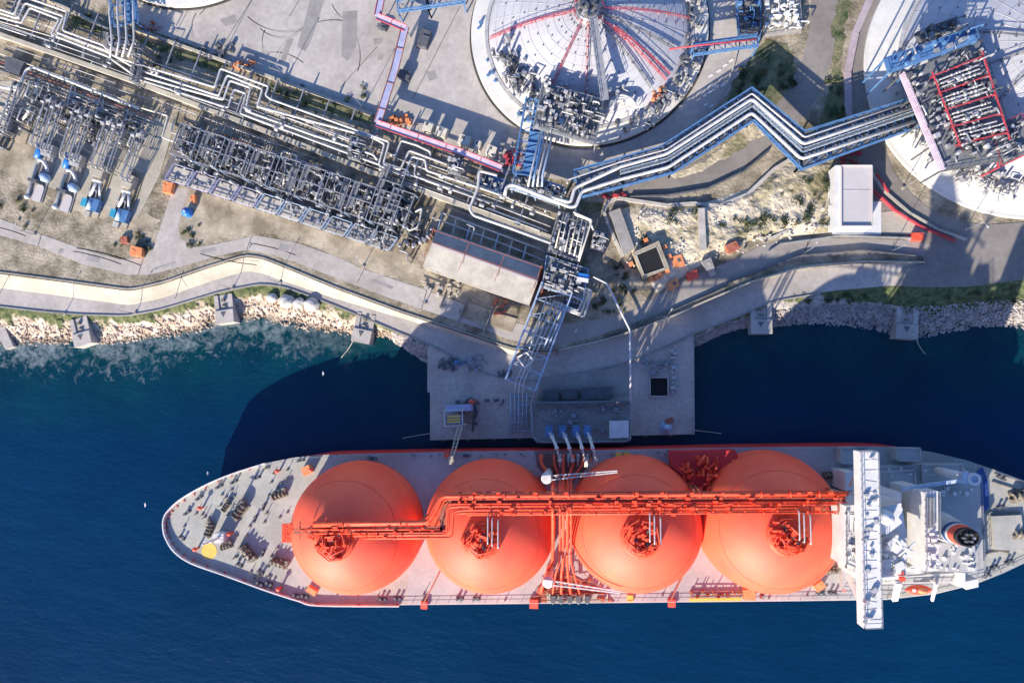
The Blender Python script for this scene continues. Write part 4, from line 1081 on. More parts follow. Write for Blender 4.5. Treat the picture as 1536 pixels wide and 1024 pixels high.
# ================================================================ STORAGE TANKS
def circ(c, r, a0, a1, n): return [Vector((c.x+r*math.cos(a0+(a1-a0)*i/n), c.y+r*math.sin(a0+(a1-a0)*i/n), c.z)) for i in range(n+1)]
def storage_tank(cx, cy, R_px, roof_k, label, apex, radials, seams=True):
    c = P(cx, cy, 9.2); e = P(cx-R_px*.7, cy+R_px*.7, 9.2); R = (e-c).length/.99
    t = thing('storage_tank', label, 'storage tank', (c.x, c.y, ZG))
    z0 = Vector((c.x, c.y, 0)); Rr = R*roof_k
    b = MB(); b.lathe(z0, [(R,ZG-.5),(R,9.2),(Rr+.3,9.5),(Rr+.3,ZG)], 128, False); b.build('ring_wall','ring_white',t)
    b = MB(); b.lathe(z0, [(R+.75,ZG-.2),(R+.75,ZG+.5),(R+.02,ZG+.5)], 128, False); b.build('gap_shade_band','bitumen',t)  # black band painted in for the shaded gap round the wall; no real recess
    prof = []
    for i in range(19):
        q = i/18; r = Rr*(1-q); prof.append((max(r,.01), 9.4+apex*(1-(r/Rr)**2)))
    zr = lambda r: 9.4+apex*(1-(r/Rr)**2)
    b = MB(); b.lathe(z0, [(Rr,ZG)]+prof, 96)
    b.build('roof','tank_roof',t)
    b = MB()
    for k in range(1, 12):
        r = Rr*k/12; b.tube([Vector((c.x+r*math.cos(a), c.y+r*math.sin(a), zr(r)+.03)) for a in [2*math.pi*i/72 for i in range(73)]], .08, 4)
    for k in range(36):
        a = 2*math.pi*(k+.3)/36; b.tube([Vector((c.x+r*math.cos(a), c.y+r*math.sin(a), zr(r)+.03)) for r in [Rr*(.12+.88*q/10) for q in range(11)]], .08, 4)
    b.build('roof_seam','insulation_grey',t)
    b = MB(); b.lathe(z0, [(Rr+1.0,9.46),(Rr+1.0,9.75),(Rr-.2,9.8)], 96, False); b.build('rim_gutter','insulation_grey',t)
    b = MB()
    for k in range(2, 9):
        for j in range(26):
            a = 2*math.pi*(j+.5)/26+k*.04; r = Rr*(k-.4)/9
            b.box((c.x+r*math.cos(a), c.y+r*math.sin(a), zr(r)), (.35,.35,.35), a, True)
    o = b.build('roof_stud','dark_steel',t); o['kind'] = 'stuff'
    for a, r0, r1, m, w in radials:
        a = math.radians(a); n = Vector((-math.sin(a), math.cos(a), 0)); pts = []
        for q in range(9):
            r = Rr*(r0+(r1-r0)*q/8); pts.append(Vector((c.x+r*math.cos(a), c.y+r*math.sin(a), zr(r)+1.0)))
        b = MB()
        for p, q in zip(pts, pts[1:]):
            b.bar(p-n*w/2, q-n*w/2, .14, .2); b.bar(p+n*w/2, q+n*w/2, .14, .2)
            b.bar(p-n*w/2+Vector((0,0,1)), q-n*w/2+Vector((0,0,1)), .1); b.bar(p-n*w/2, p-n*w/2+Vector((0,0,1)), .1)
            b.bar(p, p-Vector((0,0,1.05)), .2)
        b.build('radial_walkway', m, t)
    return t, c, R, Rr, zr
T1, c1, R1, Rr1, zr1 = storage_tank(882, 43, 178, .855, 'complete white domed storage tank with red radial walkways', 10.5,
    [(2,.12,.98,'red_steel',.6),(185,.12,.98,'red_steel',.5),(-38,.12,.95,'red_steel',.7),(-34,.3,.95,'red_steel',.35),(242,.12,.8,'red_steel',.45),(-92,.15,.9,'red_steel',.5),(140,.12,.9,'red_steel',.5),(50,.12,.95,'red_steel',.5),(-20,.12,.9,'dark_steel',.7),(-48,.2,.9,'dark_steel',.6)])
T2, c2, R2, Rr2, zr2 = storage_tank(1548, 92, 205, .93, 'larger white storage tank cut by the right edge, under a blue and red platform', 11.5,
    [(225,.1,.6,'dark_steel',.9),(-60,.1,.7,'red_steel',.8),(165,.1,.9,'dark_steel',.4),(195,.1,.9,'dark_steel',.4)])
b = MB(); z0 = Vector((c2.x,c2.y,0)); b.lathe(z0, [(R2+7.4,ZG-.2),(R2+7.2,ZG+.75),(R2+6.2,ZG+.8),(R2+.9,ZG+2.0),(R2+.02,ZG+2.05)], 128, False); b.build('bund_slope','ring_white',T2)
T3, c3, R3, Rr3, zr3 = storage_tank(284, -164, 178, .86, 'white storage tank with only its round edge at the top left', 10, [])
b = MB(); b.lathe(Vector((c1.x,c1.y,0)), [(R1+10.2,ZG+.0),(R1+10.2,ZG+.9),(R1+9.8,ZG+.9),(R1+9.8,ZG)], 64, False, math.radians(-88), math.radians(10)); tag(b.build('kerb_wall','kerb'),'curved pale kerb wall round the south east of the domed tank','wall')
# grey apron with clutter inside the ring wall on the east
def gear_on(t, name, m, seed, n, fn, zf, kinds=(.5,.8), hmax=2.2, smax=1.6):
    rr = random.Random(seed); b = MB()
    for q in range(n):
        x, y = fn(rr); z = zf(x, y) if callable(zf) else zf
        k = rr.random()
        if k < kinds[0]: b.box(P(x,y,z),(rr.uniform(.35,smax),rr.uniform(.35,smax),rr.uniform(.4,hmax)),rr.uniform(-1,1),True)
        elif k < kinds[1]:
            dx, dy = rr.choice(((rr.uniform(4,14),rr.uniform(1,5)),(-rr.uniform(1,4),rr.uniform(4,12)))); h = rr.uniform(.4,hmax)
            b.tube([P(x,y,z),P(x,y,z+h),P(x+dx,y+dy,z+h),P(x+dx,y+dy,z)],rr.uniform(.1,.26),6,.4)
        else:
            p = P(x,y,z); b.cyl((p.x,p.y,p.z),rr.uniform(.25,.7),rr.uniform(.6,hmax*1.2),10)
    return b.build_each(name, m, t)
def ring_pt(cx, cy, r0, r1, a0, a1):
    def f(rr):
        a = math.radians(rr.uniform(a0,a1)); r = rr.uniform(r0,r1); return cx+r*math.cos(a), cy+r*math.sin(a)
    return f
gear_on(T1,'ring_pipework','weathered_pipe',40,80,ring_pt(882,43,148,176,-18,62),9.6)
gear_on(T1,'ring_pipework','dark_steel',41,60,ring_pt(882,43,146,170,-18,75),9.6)
gear_on(T1,'ring_cabinet','orange_box',42,11,ring_pt(882,43,138,150,36,50),10,(1,1),1.4,1.4)
gear_on(T1,'ring_cabinet','blue_steel',43,12,ring_pt(882,43,158,168,120,190),9.6,(1,1),1.2,1.3)
gear_on(T1,'ring_pipework','insulation_grey',44,50,ring_pt(882,43,120,165,95,150),lambda x,y:10.5)
gear_on(T1,'roof_machinery','dark_steel',45,34,ring_pt(882,38,112,150,126,160),12,(.4,.8),5,1.8)
gear_on(T1,'roof_machinery','weathered_pipe',46,50,ring_pt(882,38,104,152,122,168),12,(.4,.8),6,1.8)
gear_on(T1,'roof_machinery','insulation_grey',47,60,ring_pt(884,36,100,150,60,128),13,(.4,.8),4,1.5)
gear_on(T2,'ring_pipework','insulation_grey',48,90,ring_pt(1536,86,180,212,85,125),10.5,(.4,.8),2.5,1.4)
gear_on(T2,'ring_pipework','galvanised',49,50,ring_pt(1539,88,192,212,96,180),10,(.4,.8),2,1.3)
# crown of the domed tank
tp = Vector((c1.x,c1.y,9.4+10.5))
b = MB(); b.lathe(tp, [(4.6,-1),(4.6,.8),(.01,1.2)], 24); b.build('crown','galvanised',T1)
b = MB(); rr = random.Random(14)
for q in range(20):
    a = rr.uniform(0,6.28); d = rr.uniform(.5,4.4); b.box((tp.x+d*math.cos(a),tp.y+d*math.sin(a),tp.z+.8),(rr.uniform(.5,1.8),rr.uniform(.4,1.3),rr.uniform(.6,3)),a,True)
b.build_each('crown_machinery','dark_steel',T1)
ps = [tp+Vector((4.8*math.cos(t),4.8*math.sin(t),.7)) for t in [2*math.pi*i/18 for i in range(19)]]
b = MB(); b.rail(ps,1.1,.12,2); b.build('crown_rail','red_steel',T1)
b = MB(); a, e = P(890,28,24), P(907,150,21); b.bar(a,e,2.3,.3); n=(e-a).normalized().cross(Vector((0,0,1)))
for s in (-1,1): b.rail([a+n*s*1.2,e+n*s*1.2],1.1,.12,2.5)
for q in range(5): p=a.lerp(e,q/4.5); b.bar(p,p-Vector((0,0,5.5)),.4)
b.build('roof_catwalk','galvanised',T1)
b = MB()
for k in (0,1,2): b.tube([P(913+k*2,165,15),P(915+k*4,152,15),P(930,141-k*0+k*5,15),P(948-k*3,148,15),P(954-k*3,160,14)],.5,8,2.5)
b.build_each('roof_pipe','insulation',T1)
# ---------------------------------------------------------------- equipment platforms standing on the tanks
def platform(name, label, px, z, legs_z, deck_m, steel_m, seed, n, cat='platform', mats=('weathered_pipe','insulation_grey','dark_steel')):
    ps = PL(px, z); c = sum(ps, Vector())/len(ps); t = thing(name, label, cat, (c.x,c.y,legs_z))
    b = MB(); b.prism(ps, z-.25, z); b.build('deck', deck_m, t)
    b = MB()
    for a, e in zip(ps, ps[1:]+ps[:1]):
        b.bar(a-Vector((0,0,.5)), e-Vector((0,0,.5)), .5,.6)
        k = max(1,int((e-a).length/7))
        for q in range(k): p=a.lerp(e,q/k); b.bar(p-Vector((0,0,.5)),Vector((p.x,p.y,legs_z)),.4)
    b.build('frame', steel_m, t)
    b = MB(); b.rail(ps+ps[:1],1.1,.12,2.5); b.build('handrail', steel_m, t)
    rr = random.Random(seed)
    for k, m in enumerate(mats):
        b = MB()
        for q in range(n//len(mats)):
            u, v = rr.uniform(.04,.96), rr.uniform(.04,.96)
            p = ps[0].lerp(ps[1],u).lerp(ps[3].lerp(ps[2],u),v); s = rr.random()
            d = (ps[1]-ps[0]).normalized(); ang = math.atan2(d.y,d.x)
            if s < .45: b.box(p,(rr.uniform(.4,1.7),rr.uniform(.4,1.4),rr.uniform(.4,2.2)),ang,True)
            elif s < .8:
                w = d*rr.uniform(1,4) if rr.random()<.5 else Vector((-d.y,d.x,0))*rr.uniform(-3,3); h = rr.uniform(.6,2.4)
                b.tube([p,p+Vector((0,0,h)),p+w+Vector((0,0,h)),p+w],rr.uniform(.12,.3),6,.4)
            else: b.cyl((p.x,p.y,z),rr.uniform(.25,.6),rr.uniform(.8,2.8),10)
        b.build_each(('valve','pipe','machine')[k%3], m, t)
    return t, ps
pf1, _ = platform('valve_platform','grey grating valve platform on the south rim of the domed tank',[(814,126),(905,151),(892,216),(800,190)],19,11,'grating','galvanised',50,170)
pf2, q2 = platform('valve_platform','long dark platform with red framed bays over the right edge tank',[(1352,112),(1470,62),(1524,236),(1412,256)],23,11,'grating','dark_steel',51,210)
for k in range(5):                                        # red bay beams and their pale manifolds
    v = .14+k*.165; a, e = q2[0].lerp(q2[3],v).lerp(q2[1].lerp(q2[2],v),.30), q2[0].lerp(q2[3],v).lerp(q2[1].lerp(q2[2],v),.93)
    a.z = e.z = 25.0; b = MB(); b.bar(a,e,.3,.4)
    for u in (0,.5,1): p=a.lerp(e,u); b.bar(p,p-Vector((0,0,2)),.35)
    b.build('bay_beam','red_steel',pf2)
    if k < 4:
        rr = random.Random(k)
        for s in range(3):
            off = (.05+.035*s); w = v+off; b = MB(); x = q2[0].lerp(q2[3],w).lerp(q2[1].lerp(q2[2],w),.36); y = q2[0].lerp(q2[3],w).lerp(q2[1].lerp(q2[2],w),.86); x.z = y.z = 24.6
            d = (y-x).normalized(); b.tube([x-Vector((0,0,1.4)),x,y,y-Vector((0,0,1.4))],.27,8,.6)
            for f in range(5): p = x.lerp(y,rr.uniform(.1,.9)); b.tube([p-d*.3,p+d*.3],.42,8)
            b.build('manifold','insulation_grey',pf2)
for u, z in ((.30,25.0),(.93,25.0)):
    a, e = q2[0].lerp(q2[1],u), q2[3].lerp(q2[2],u); a.z=e.z=z; a = a.lerp(e,.1); e = a.lerp(e,.85)
    b = MB(); b.bar(a,e,.3,.4); b.build('bay_beam','red_steel',pf2)
b = MB(); a, e = q2[0]+Vector((0,0,.6)), q2[3]+Vector((0,0,.6)); b.bar(a,e,2.0,.3); b.rail([a,e],1.1,.14,2.5); b.build('side_walkway','pink_tray',pf2)
t, _ = platform('access_platform','bright blue access platform at the north end of the red framed bays',[(1328,88),(1460,42),(1466,60),(1334,108)],26,10,'blue_steel','blue_steel',52,26,mats=('blue_steel','galvanised'))
t, _ = platform('access_platform','smaller grey platform with red frames at the southeast of the red framed bays',[(1484,196),(1530,172),(1548,226),(1500,250)],22,11,'grating','red_steel',53,46)
t, _ = platform('access_platform','dark scaffold platform north of the bright blue access platform',[(1374,50),(1432,28),(1440,44),(1384,72)],19,10,'grating','dark_steel',54,30,mats=('dark_steel','galvanised'))
# ---------------------------------------------------------------- pipes
def pipe(px, z, r, m, label, bend=None, flanges=0, name='pipeline', cat='pipe', group=None, n=8):
    pts = PL(px, z); b = MB(); b.tube(pts, r, n, bend if bend is not None else r*2.2)
    o = b.build(name, m); tag(o, label, cat, group)
    return o
ZP = ZG+4.2
W, Gy, Cr = 'insulation', 'insulation_grey', 'insulation_cream'
pipe([(-30,4),(22,22),(33,-6),(41,-3),(101,18),(94,46),(155,68),(170,84),(205,96),(322,131),(331,103),(403,130),(398,143),(406,149),(584,213),(575,246),(600,255),(614,226),(674,248)],ZP+.6,.36,W,'northernmost white pipe of the main rack with three square expansion loops')
pipe([(-30,11),(26,28),(38,5),(96,25),(85,49),(158,76),(205,104),(328,144),(341,113),(394,134),(386,160),(560,207),(577,216),(568,248),(606,264),(618,235),(638,240),(640,256),(717,281),(764,297)],ZP+.3,.38,W,'second white pipe from the north on the main rack')
pipe([(-30,18),(32,35),(45,12),(89,29),(77,52),(160,84),(200,112),(335,150),(345,121),(376,132),(368,166),(470,203),(560,232),(566,240)],ZP,.38,W,'third white pipe from the north, inner line of the square loops')
pipe([(180,98),(210,120),(342,162),(351,134),(370,141),(360,170),(384,179),(560,244),(700,292),(735,305)],ZP-.2,.36,Gy,'grey pipe ringing the innermost expansion loop of the main rack')
pipe([(585,232),(593,233),(602,211),(625,218),(646,228),(645,238)],ZP+.2,.34,W,'short S shaped white pipe below the pink tray')
pipe([(628,235),(622,256),(622,264),(660,278),(706,294)],ZP,.3,Gy,'short grey pipe dropping from the main rack near the shed')
pipe([(746,263),(719,256),(717,281),(704,313),(710,323),(765,342),(830,366)],ZP+1.2,.46,W,'thick white pipe crossing the main rack from north to south',)
for i,(a,e,r,m) in enumerate([((384,153),(540,213),.2,Gy),((384,160),(532,214),.16,W),((216,107),(318,142),.18,Gy),((212,88),(322,125),.14,W),((430,176),(560,226),.18,W),((470,188),(545,217),.16,Gy),((640,262),(722,294),.24,W),((650,272),(716,297),.18,Cr),((680,262),(750,292),.22,W),((730,312),(822,347),.3,W),((738,306),(826,340),.2,Gy),((640,246),(704,268),.2,W),((760,300),(832,328),.26,Cr),((742,290),(800,312),.24,W),((-20,28),(150,88),.16,Gy),((-20,34),(40,54),.2,W)]):
    k = ['thin','slim','plain','narrow'][i%4]
    pipe([a,e],ZP-.5+.1*(i%3),r,m,f'{k} straight {"grey" if m==Gy else "white" if m==W else "cream"} pipe of the main rack',group='thin straight pipes of the main rack')
rr = random.Random(57)
for q in range(34):
    x0 = rr.uniform(-20,700); L = rr.uniform(70,230); v = rr.uniform(-40,-5) if q < 24 else rr.uniform(8,24)
    f = lambda x: interp([(0,54),(210,127),(384,193),(560,261),(704,314),(836,362)],x)+v
    x1 = min(820,x0+L); m = rr.choice((W,Gy,Gy,'weathered_pipe',Cr)); r = rr.uniform(.09,.2); z = ZP-rr.uniform(.3,1.6) if v < 0 else ZG+rr.uniform(.6,2)
    pts = [(x0,f(x0)),(x1,f(x1))]
    if rr.random() < .5: pts = [(x0-1.5,f(x0)+rr.choice((-5,5)))]+pts+[(x1-2,f(x1)+rr.choice((-6,6)))]
    nm = {W:'white',Gy:'grey','weathered_pipe':'dark',Cr:'cream'}[m]
    pipe(pts,z,r,m,f'thin {nm} service pipe '+('among the thicker pipes of the main rack' if v < 0 else 'low beside the cream trench wall'),group='service pipes of the pipe corridor')
def rack_valve():
    t = thing('rack_valve','x','valve',(0,0,0)); b = MB(); b.tube([(-.7,0,0),(.7,0,0)],.5,9); b.box((0,0,0),(.5,.8,.8)); b.build('body','insulation_grey',t)
    b = MB(); b.tube([(0,0,.3),(0,0,1.5)],.14,6); b.lathe((0,0,1.5),[(.55,0),(.6,.08),(.55,.16)],12,False); b.build('handwheel','weathered_pipe',t); return t
rv = Spread(rack_valve())
for q in range(46):
    x = rr.uniform(20,820); y = interp([(0,54),(210,127),(384,193),(560,261),(704,314),(836,362)],x)+rr.uniform(-42,-6); p = P(x,y,ZP)
    rv.put((p.x,p.y,ZP),math.atan2(-.36,1)+(math.pi/2 if q%3==0 else 0),'small grey valve with handwheel among the pipes of the main rack','valves of the main rack',rr.uniform(.7,1.4))
# red-edged pink tray and lilac tray
def tray(px, z, w, m, edge, label, name='pipe_tray'):
    pts = PL(px, z); c = sum(pts,Vector())/len(pts); t = thing(name, label, 'pipe tray', (c.x,c.y,ZG))
    b = MB()
    for a, e in zip(pts, pts[1:]): b.bar(a, e, w, .5)
    b.build('tray', m, t); b = MB()
    for a, e in zip(pts, pts[1:]):
        d = (e-a).normalized(); n = Vector((-d.y,d.x,0)); 
        for s in (-1,1): b.bar(a+n*s*(w/2+.08)+Vector((0,0,.3)), e+n*s*(w/2+.08)+Vector((0,0,.3)), .18,.5)
        k = max(1,int((e-a).length/8))
        for q in range(k): p=a.lerp(e,(q+.5)/k); b.bar(p-n*w*.55+Vector((0,0,.4)),p+n*w*.55+Vector((0,0,.4)),.16,.2)
    b.build('edge_rail', edge, t); b = MB()
    for a, e in zip(pts, pts[1:]):
        k = max(1,int((e-a).length/9))
        for q in range(k+1): p=a.lerp(e,q/k); b.bar(p-Vector((0,0,.3)),Vector((p.x,p.y,ZG)),.3)
    b.build('trestle_leg','galvanised',t); return t
tray([(578,-30),(567,24)],13,2.2,'lilac_tray','red_steel','short lilac pipe tray entering from the top edge')
tray([(566,25),(609,43)],13.2,2.0,'pink_tray','red_steel','short pink pipe tray linking two lilac trays')
tray([(608,41),(592,106),(567,184)],13,2.4,'lilac_tray','rust_red','long lilac pipe tray across the concrete yard')
tray([(565,185),(690,228),(752,253)],13.2,2.0,'pink_tray','red_steel','long pink pipe tray along the north of the main rack')
for x,y,w,h,l in ((637,62,4,6,'largest dark cabinet, east of the long lilac tray'),(608,116,4,3,'dark cabinet halfway along the long lilac tray'),(575,44,3,1.6,'dark cabinet under the short pink tray')):
    b = MB(); b.box(P(x,y,ZG),(w,h,2.2),-.3,True); b.box(P(x,y,ZG+2.2),(w*.6,h*.6,.4),-.3,True); tag(b.build('junction_cabinet','dark_steel'),l,'cabinet')

# ---------------------------------------------------------------- blue steel pipe bridges
def truss(name, label, cat, px, z, w, steel, deck, step=4.0, hgt=1.6, legs=True, xb=True):
    pts = PL(px, z); c = sum(pts,Vector())/len(pts); t = thing(name,label,cat,(c.x,c.y,ZG))
    L, Rr_ = [], []
    for i,p in enumerate(pts):
        d1 = (pts[min(i+1,len(pts)-1)]-pts[max(i-1,0)]).normalized(); n = Vector((-d1.y,d1.x,0))
        if 0<i<len(pts)-1:
            da=(pts[i]-pts[i-1]).normalized(); k=1/max(.5,n.dot(Vector((-da.y,da.x,0))))
        else: k=1
        L.append(p+n*w/2*k); Rr_.append(p-n*w/2*k)
    up = Vector((0,0,hgt)); b = MB()
    for S_ in (L,Rr_):
        for a,e in zip(S_,S_[1:]):
            b.bar(a,e,.42,.42); b.bar(a+up,e+up,.36,.36); k=max(1,int((e-a).length/step))
            for q in range(k): b.bar(a.lerp(e,q/k),a.lerp(e,q/k)+up,.22); b.bar(a.lerp(e,q/k),a.lerp(e,(q+1)/k)+up,.2)
    b.build('side_truss',steel,t); b = MB()
    for i in range(len(pts)-1):
        k=max(1,int((pts[i+1]-pts[i]).length/step))
        for q in range(k+1):
            a,e=L[i].lerp(L[i+1],q/k),Rr_[i].lerp(Rr_[i+1],q/k); b.bar(a,e,.3,.4)
            if xb and q<k: b.bar(a,Rr_[i].lerp(Rr_[i+1],(q+1)/k),.2)
    b.build('cross_beam',steel,t)
    if deck:
        b = MB()
        for i in range(len(pts)-1): b.grid([[L[i].lerp(Rr_[i],.04)-Vector((0,0,.3)),L[i+1].lerp(Rr_[i+1],.04)-Vector((0,0,.3))],[L[i].lerp(Rr_[i],deck[1])-Vector((0,0,.3)),L[i+1].lerp(Rr_[i+1],deck[1])-Vector((0,0,.3))]])
        b.build('deck',deck[0],t)
    if legs:
        b = MB()
        for i in range(len(pts)-1):
            k=max(1,int((pts[i+1]-pts[i]).length/16))
            for q in range(k+1):
                a,e=L[i].lerp(L[i+1],q/k),Rr_[i].lerp(Rr_[i+1],q/k)
                for p in (a.lerp(e,.12),a.lerp(e,.88)): b.bar(p,Vector((p.x,p.y,ZG)),.4)
        b.build_each('bridge_leg',steel,t)
    return t
BR = [(866,277),(930,260),(1000,241),(1128,158),(1203,227),(1374,169)]
truss('pipe_bridge','long zigzag blue steel pipe bridge between the pipe rack and the right tank','pipe bridge',BR,15,9.0,'blue_steel',('grating',.96),4,1.5)
pipe([(851,276),(851,270),(930,243),(1000,224),(1128,140),(1207,206),(1372,150)],16.8,.30,Gy,'thinnest pale pipe along the north side of the blue bridge')
pipe([(831,297),(856,304),(862,282),(930,250.5),(1000,231),(1128,148.5),(1205,216.5),(1374,160)],16.5,.56,W,'thick white pipe along the north half of the blue zigzag bridge')
pipe([(757,293),(760,280),(768,277),(775,279),(856,311),(864,309),(873,287),(930,269),(1002,251),(1127.5,169),(1202,238.5),(1371,182.5)],16.2,.56,W,'thick white pipe along the south half of the blue zigzag bridge')
for k,(dy) in enumerate((-1,2,5)): pipe([(934,259+dy),(1000,239+dy),(1128,156+dy),(1203,225+dy),(1372,168+dy)],15.6,.16,'dark_steel' if k!=1 else Gy,f'{["dark thin","pale thin","lower dark thin"][k]} line between the two thick bridge pipes')
truss('pipe_bridge','short blue pipe bridge from the domed tank valve platform to the rack','pipe bridge',[(806,150),(786,262)],17,7.0,'blue_steel',('blue_steel',.6),3.4,1.4)
for k in range(4): pipe([(812+k*6,196),(796+k*6,262),(792+k*7,280)],18.2-.4*k,.34,W if k%2==0 else 'pale_blue_steel',f'{ORD[k]} pipe from the west on the short blue bridge of the domed tank')
truss('pipe_bridge','blue pipe bridge at the top left coming from the cut off tank','pipe bridge',[(180,-40),(190,36)],15,9.0,'blue_steel',('blue_steel',.62),3.4,1.4)
for k in range(4): pipe([(166+k*11,-20),(164+k*12,20),(168+k*11,62),(165+k*9,86)],16.5-.3*k,.34,W,f'{ORD[k]} white pipe from the west under the top left blue bridge')
truss('pipe_bridge','blue and red pipe bridge crossing the top edge beside the lilac tray','pipe bridge',[(596,10),(640,4),(694,-4)],14,4.0,'blue_steel',None,3.4,1.4)
truss('pipe_bridge','short red edged blue pipe bridge between the domed tank and the road','pipe bridge',[(1040,76),(1136,62)],15,3.4,'blue_steel',('pink_tray',.3),3,1.3)
pipe([(1004,74),(1050,68),(1134,59)],17,.3,'red_steel','red pipe on the short blue bridge east of the domed tank')
t = thing('bridge_walkway','narrow grey walkway with rails between the thick pipes of the zigzag bridge','walkway',P(1128,158,15))
cp = PL(BR[1:],16.0); b = MB()
for a,e in zip(cp,cp[1:]): b.bar(a,e,1.0,.1)
b.build('tread','grating',t); b = MB(); b.rail([p+Vector((0,.6,0)) for p in cp],1.1,.1,2.5); b.rail([p-Vector((0,.6,0)) for p in cp],1.1,.1,2.5); b.build('handrail','pale_blue_steel',t); b = MB()
for a,e in zip(cp,cp[1:]):
    d=(e-a).normalized(); n=Vector((-d.y,d.x,0)); k=int((e-a).length/2.6)
    for q in range(k): p=a.lerp(e,(q+.5)/k); b.bar(p-n*4.2+Vector((0,0,-.2)),p+n*4.2+Vector((0,0,-.2)),.22,.3)
b.build('cross_member','blue_steel',t)
# trestle to the jetty
truss('trestle','pale blue lattice trestle carrying pipes from the shore to the jetty','trestle',[(836,432),(781,577)],12,10.2,'pale_blue_steel',None,5.2,2.2)
for k in range(6): pipe([(820+k*6,446+k*2),(794+k*5.4,522)] if k in (0,4,5) else [(820+k*6,446+k*2),(768+k*6,572),(766+k*6,590)],12.6,.16 if k%2 else .22,W if k<4 else 'pale_blue_steel',f'{ORD[k]} pipe from the west inside the lattice trestle')
pipe([(776,536),(790,528),(800,540),(788,552),(776,536)],14,.3,W,'diamond shaped white pipe loop on the lattice trestle',bend=.3)
pipe([(890,415),(910,425),(945,495),(946,602)],10.5,.3,'white_paint','long bent white water pipe from the blue kiosk down to the jetty',name='water_pipe')
for x,y,l in ((945,495,'grey post at the bend of the long white water pipe'),(928,460,'grey post under the upper half of the long white water pipe'),(946,560,'grey post under the lower half of the long white water pipe')):
    p=P(x,y,10.2); b = MB(); b.bar(p,(p.x,p.y,4),.35); b.box((p.x,p.y,3.9),(1,1,.6),0,True); tag(b.build('pipe_post','galvanised'),l,'post')
# nested pipe loops above the shore road
for k,(o,m) in enumerate(((0,W),(5,Cr),(10,W))):
    pipe([(820+o*.9,410+o*.1),(842+o*.6,420-o*.4),(840+o*.6,427-o*.6),(878+o,441-o*.5),(867+o*.9,466+o*.9),(830+o*1.4,452+o*1.1),(823+o*1.2,470+o)],11.4,.36,m,f'{["inner","middle cream","outer"][k]} of three nested square pipe loops above the shore road')
b = MB(); q=[(846,446),(872,453),(868,463),(842,456)]; b.prism(PL(q,10.5),10,10.5); tag(b.build('valve_pit','dark_steel'),'dark valve tray inside the nested pipe loops','tray')
for k in range(5):
    p=P(851+k*5,450+k*1.4,10.5); b=MB(); b.cyl((p.x,p.y,p.z),.35,1.2,9); b.box((p.x,p.y-.2,p.z+.5),(.9,.5,.5)); tag(b.build('control_valve','galvanised'),'small grey valve in the dark tray inside the nested loops','valve','valves inside the nested loops')
t = thing('blue_kiosk','small blue kiosk with pale roof at the top of the bent white pipe','kiosk',P(877,415,ZG))
b=MB(); b.prism(PL([(868,409),(884,412),(882,423),(866,420)],14),ZG+3,14); b.build('cabin','blue_motor',t); b=MB(); b.prism(PL([(866,415),(883,418),(882,424),(865,421)],14.3),14.05,14.3); b.build('roof','white_paint',t)
b=MB(); [b.bar(P(x,y,14),Vector((P(x,y,14).x,P(x,y,14).y,ZG)),.3) for x,y in ((868,410),(883,413),(882,422),(867,420))]; b.build('post','galvanised',t)
# ================================================================ PROCESS AREAS
def lerp2(q, u, v): return (q[0][0]+(q[1][0]-q[0][0])*u+(q[3][0]-q[0][0])*v+(q[0][0]-q[1][0]+q[2][0]-q[3][0])*u*v,
                            q[0][1]+(q[1][1]-q[0][1])*u+(q[3][1]-q[0][1])*v+(q[0][1]-q[1][1]+q[2][1]-q[3][1])*u*v)
CA = math.atan2(-.36, 1)        # heading of the main rack
# cream trench wall through the corridor and lesser walls
def beamwall(px, w, h, name, label, m, cat='wall', z=ZG):
    pts = PL(px, z); b = MB()
    for a, c in zip(pts, pts[1:]): b.bar(a+Vector((0,0,h/2)), c+Vector((0,0,h/2)), w, h)
    return tag(b.build(name, m), label, cat)
beamwall([(-40,40),(0,54),(210,127),(384,193),(560,261),(704,314),(836,362)],1.5,2.6,'trench_wall','wide cream trench wall running the length of the pipe corridor','cream_concrete')
beamwall([(200,44),(345,96),(384,109),(560,173)],1.0,1.2,'yard_wall','cream wall between the concrete yard and the green strip','cream_concrete')
beamwall([(60,-6),(165,46)],1.0,1.2,'yard_wall','short cream wall below the top left tank','cream_concrete')
beamwall([(-30,152),(0,160),(38,172)],.6,.8,'kerb_wall','low kerb at the left edge by the process yard','kerb')
beamwall([(905,318),(912,304),(925,298),(1000,309),(1040,306),(1078,310),(1120,293),(1160,255),(1185,240)],1.1,1.0,'kerb_wall','winding pale kerb wall on the south side of the ring road','kerb')
beamwall([(905,318),(915,345),(934,385)],1.0,1.0,'kerb_wall','pale kerb running down towards the orange pit','kerb')
beamwall([(945,296),(1000,294),(1060,284),(1115,258),(1152,228)],.5,1.2,'guard_rail','dark guard rail on the outer edge of the ring road','dark_steel','railing')
beamwall([(1308,-10),(1282,50),(1270,110),(1272,178)],2.2,.9,'ramp_wall','broad mauve ramp kerb left of the right ring road','ramp_mauve')
beamwall([(1300,250),(1325,288),(1362,320),(1405,345),(1448,360)],.9,.9,'kerb_wall','curved cream kerb ending in a point at the road junction','cream_concrete')
beamwall([(1306,284),(1340,316),(1378,340),(1430,362)],.45,1.4,'red_pipe_rail','red pipe rail along the curved kerb by the junction','red_steel','railing')
beamwall([(1312,262),(1330,290)],.45,1.6,'red_pipe_rail','short red pipe rail beside the white flat roofed building','red_steel','railing')
beamwall([(1155,358),(1200,338),(1240,340),(1262,345)],.8,1.0,'kerb_wall','thin kerb on the north side of the road west of the white building','kerb')
beamwall([(1152,378),(1170,366),(1260,354),(1385,358)],.35,.9,'guard_rail','thin rail along the upper road near the white building','galvanised','railing')
